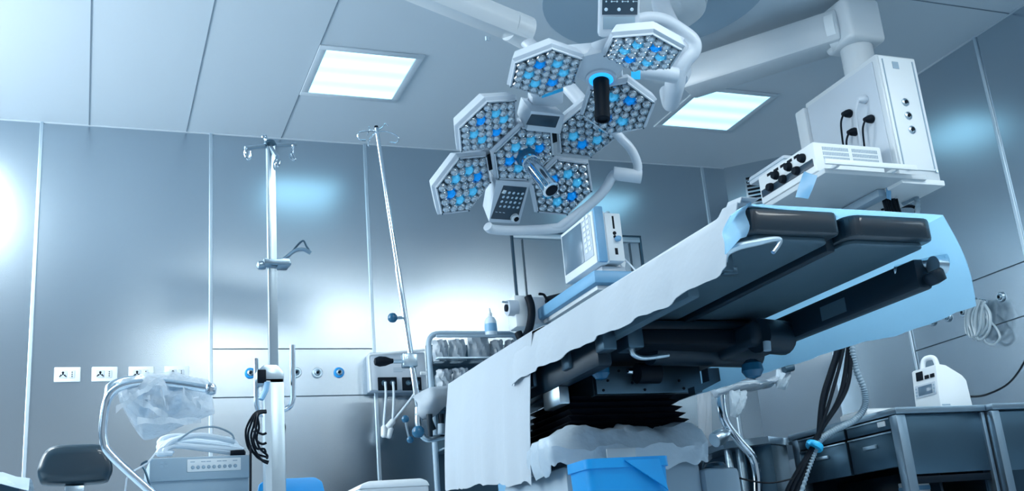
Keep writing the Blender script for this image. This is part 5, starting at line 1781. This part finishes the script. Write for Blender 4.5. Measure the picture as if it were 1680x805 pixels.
# white device on the cabinet
t = thing('infusion_device', 'white portable medical device with handle and small screen on the cabinet', 'medical device', (at(1545, 655, Y=4.0).x, 4.0, CZ))
def dpt(px, py, y=3.92): return at(px, py, Y=y)
fy0, fy1 = 3.90, 4.12
fy0 = 3.86
x0_ = dpt(1541, 654, fy0).x; x1_ = dpt(1594, 654, fy0).x
fy1 = at(1499, 656, X=x0_).y
fy1 = min(fy1, 4.3)
H_ = dpt(1548, 596, fy0).z-CZ
W_ = x1_-x0_
prof_ = [(0, .001), (W_, .001), (W_*.97, H_*.62), (W_*.86, H_*.74), (W_*.42, H_*.97), (W_*.18, H_), (W_*.10, H_*.97), (W_*.02, H_*.30)]
body = B()
ngon_prism(body, prof_, -(fy1-fy0), 0, frame((x0_, fy0, CZ), (1, 0, 0), (0, 0, 1), (0, -1, 0)), bev=.006)
obj('casing', body, WHITE2, t)
fw = fy1-fy0
fo = Vector((x0_+W_*.02, fy1, CZ+H_*.30)); fx_ = Vector((0, -1, 0)); fup = Vector((W_*.08, 0, H_*.67)).normalized(); fn = fx_.cross(fup)
fo = fo-fup*H_*.30
FM = frame(fo+fn*.0008, fx_, fup, fn)
obj('screen_bezel', box(B(), fw*.10, fw*.93, H_*.33, H_*.62, 0, .004, .002, FM), LAMPWHITE, t)
obj('screen', box(B(), fw*.24, fw*.80, H_*.37, H_*.58, .004, .006, .001, FM), SCREEN, t)
for i in range(3):
    for u0 in (.13, .84):
        obj('side_key', box(B(), fw*u0, fw*(u0+.06), H_*(.37+i*.075), H_*(.41+i*.075), .004, .0065, M=FM), GREY, t)
obj('cuvette_slot', box(B(), fw*.20, fw*.46, H_*.72, H_*.92, 0, .005, .001, FM), BLACK, t)
objs('connector_slot', box(B(), fw*.54, fw*.70, H_*.72, H_*.80, 0, .005, .001, FM), BLACK, t)
objs('connector_slot', box(B(), fw*.76, fw*.92, H_*.72, H_*.80, 0, .005, .001, FM), BLACK, t)
hz_ = dpt(1548, 582, fy0).z
hm = fy0+fw*.45
obj('carry_handle', tube(B(), bend_path([Vector((x0_+W_*.22, fy1-.05, CZ+H_*.94)), Vector((x0_+W_*.26, fy1-.06, hz_+.004)), Vector((x0_+W_*.36, fy0+.05, hz_+.004)), Vector((x0_+W_*.36, fy0+.04, CZ+H_*.92))], .025, 5), .012, 12), WHITE2, t)
obj('side_slot', box(B(), x0_+W_*.05, x0_+W_*.30, fy0-.0015, fy0+.001, CZ+.012, CZ+.018), GREY, t)
t = thing('flat_tray', 'flat white tray lying left of the white device on the cabinet', 'tray', at(1465, 662, Y=4.1))
a, c = at(1438, 668, Z=CZ+.01), at(1500, 657, Y=4.0)
obj('tray_body', box(B(), KX+.02, at(1500, 657, Y=4.05).x, 4.02, 4.22, CZ+.001, CZ+.028, .006), WHITE2, t)
obj('tray_rim', box(B(), KX+.03, at(1496, 657, Y=4.05).x, 4.03, 4.21, CZ+.0285, CZ+.034, .003), WHITE, t)
o = obj('device_cable', tube(B(), smooth_path([at(1588, 650, Y=4.2), at(1615, 648, Y=4.3), at(1650, 632, Y=4.35), at(1672, 608, Y=4.4), at(1690, 575, Y=4.4)], 6), .0055, 8), BLACK)
tag(o, 'black cable curving up to the right from the white device', 'cable')
t = thing('loose_tube_ring', 'small pale tube loops lying on the drawer cabinet behind the tray', 'tubing', (3.45, 4.45, CZ))
b = B()
for px, rr in ((1393, .038), (1414, .045)):
    q = at(px, 677, Y=4.45); q.z = CZ+.004
    tube(b, [q+Vector((rr*math.cos(a_*PI/12), .01*math.sin(a_), rr*math.sin(a_*PI/12))) for a_ in range(0, 13)], .0045, 8)
obj('tube_loop', b, PLUG, t)

# coiled clear tubing on the right wall
t = thing('coiled_tubing', 'bundle of clear coiled tubing hanging from the right wall outlets', 'tubing', at(1612, 560, X=XR-.08))
def wl(px, py, dx=.06): return at(px, py, X=XR-dx)
b = B()
for i, (l, r, bt) in enumerate(((1584, 1598, 548), (1588, 1604, 553), (1592, 1612, 556), (1590, 1618, 552), (1596, 1622, 557), (1600, 1608, 550))):
    dx = .05+.012*i
    tube(b, smooth_path([wl(1599+i*2, 492, dx), wl(l+2, 510, dx), wl(l, 530, dx), wl((l+r)/2-3, bt, dx), wl(r, bt-14, dx), wl(r+2, 515, dx), wl(1604+i*2, 494, dx)], 6), .0085, 8)
obj('tube_loop', b, TUBING, t)
b = B()
tube(b, smooth_path([wl(1612, 515), wl(1626, 528), wl(1637, 542), wl(1640, 555), wl(1630, 565), wl(1617, 561), wl(1614, 550), wl(1622, 543)], 6), .007, 8)
obj('tube_tail', b, TUBING, t)

# cable bundle hanging from the pendant
t = thing('cable_bundle', 'bundle of black cables and grey corrugated hose hanging from the pendant', 'cables', at(1335, 730, Y=4.0))
CYB = 3.95
def cpt(px, py, dy=0): return at(px, py, Y=CYB+dy)
srcs = [(1374, 0), (1379, .02), (1384, -.01), (1392, .015), (1397, 0)]
mids = [(1350, 650), (1357, 645), (1362, 655), (1378, 650), (1388, 640)]
for i, ((sx, dy), (mx, my)) in enumerate(zip(srcs, mids)):
    up = Vector((px0+.05+.02*i, PY+.2, pz0-.031))
    pth = [up, up+Vector((-.02, .0, -.3)), cpt(sx+6, 500, dy), cpt(sx, 570, dy), cpt(mx, my, dy), cpt(1341-i*.8+2, 715, dy*.5), cpt(1336-i*1.5+3, 732, dy*.4), cpt(1322-i*3, 770, dy), cpt(1305-i*4, 810, dy), cpt(1290-i*6, 880, dy)]
    obj('cable', tube(B(), smooth_path(pth, 6), (.0115, .007, .008, .011, .0095)[i], 9), BLACK, t)
b = B()
up = Vector((px1-.04, PY+.25, pz0-.031))
pth = smooth_path([up, cpt(1505, 330, .2), cpt(1490, 420, .2), cpt(1420, 500, .1), cpt(1400, 560, 0), cpt(1403, 600, 0), cpt(1418, 640, 0), cpt(1418, 668, 0), cpt(1400, 690, 0), cpt(1370, 705, 0), cpt(1345, 722, 0), cpt(1334, 745, 0), cpt(1318, 790, 0), cpt(1300, 860, 0)], 34)
n_ = len(pth)
tube(b, pth, .014, 10, rf=lambda q: .0135+.0025*math.sin(q*(n_-1)*PI*.5*1.0))
obj('corrugated_hose', b, HOSE, t, angle=80)
q = cpt(1336, 732)
obj('cable_tie', lathe(B(), [(.036, -.010), (.038, -.004), (.038, .010), (.036, .014)], 18, zframe(q, cpt(1341, 715)-cpt(1322, 770))), BRIGHTBLUE, t)
obj('tie_tail', tube(B(), [cpt(1336, 728, -.035), cpt(1330, 724, -.035), cpt(1325, 728, -.035)], .008, 8), BRIGHTBLUE, t)
t = thing('spiral_lead', 'dark lead hanging straight under the pendant head at the far right of it', 'cable', at(1504, 318, Y=PY+.3))
obj('lead', tube(B(), smooth_path([Vector((px1-.1, PY+.35, pz0-.031)), at(1501, 340, Y=PY+.35), at(1490, 380, Y=PY+.35), at(1440, 470, Y=PY+.3), at(1400, 560, Y=PY+.1)], 6), .009, 8), BLACK, t)
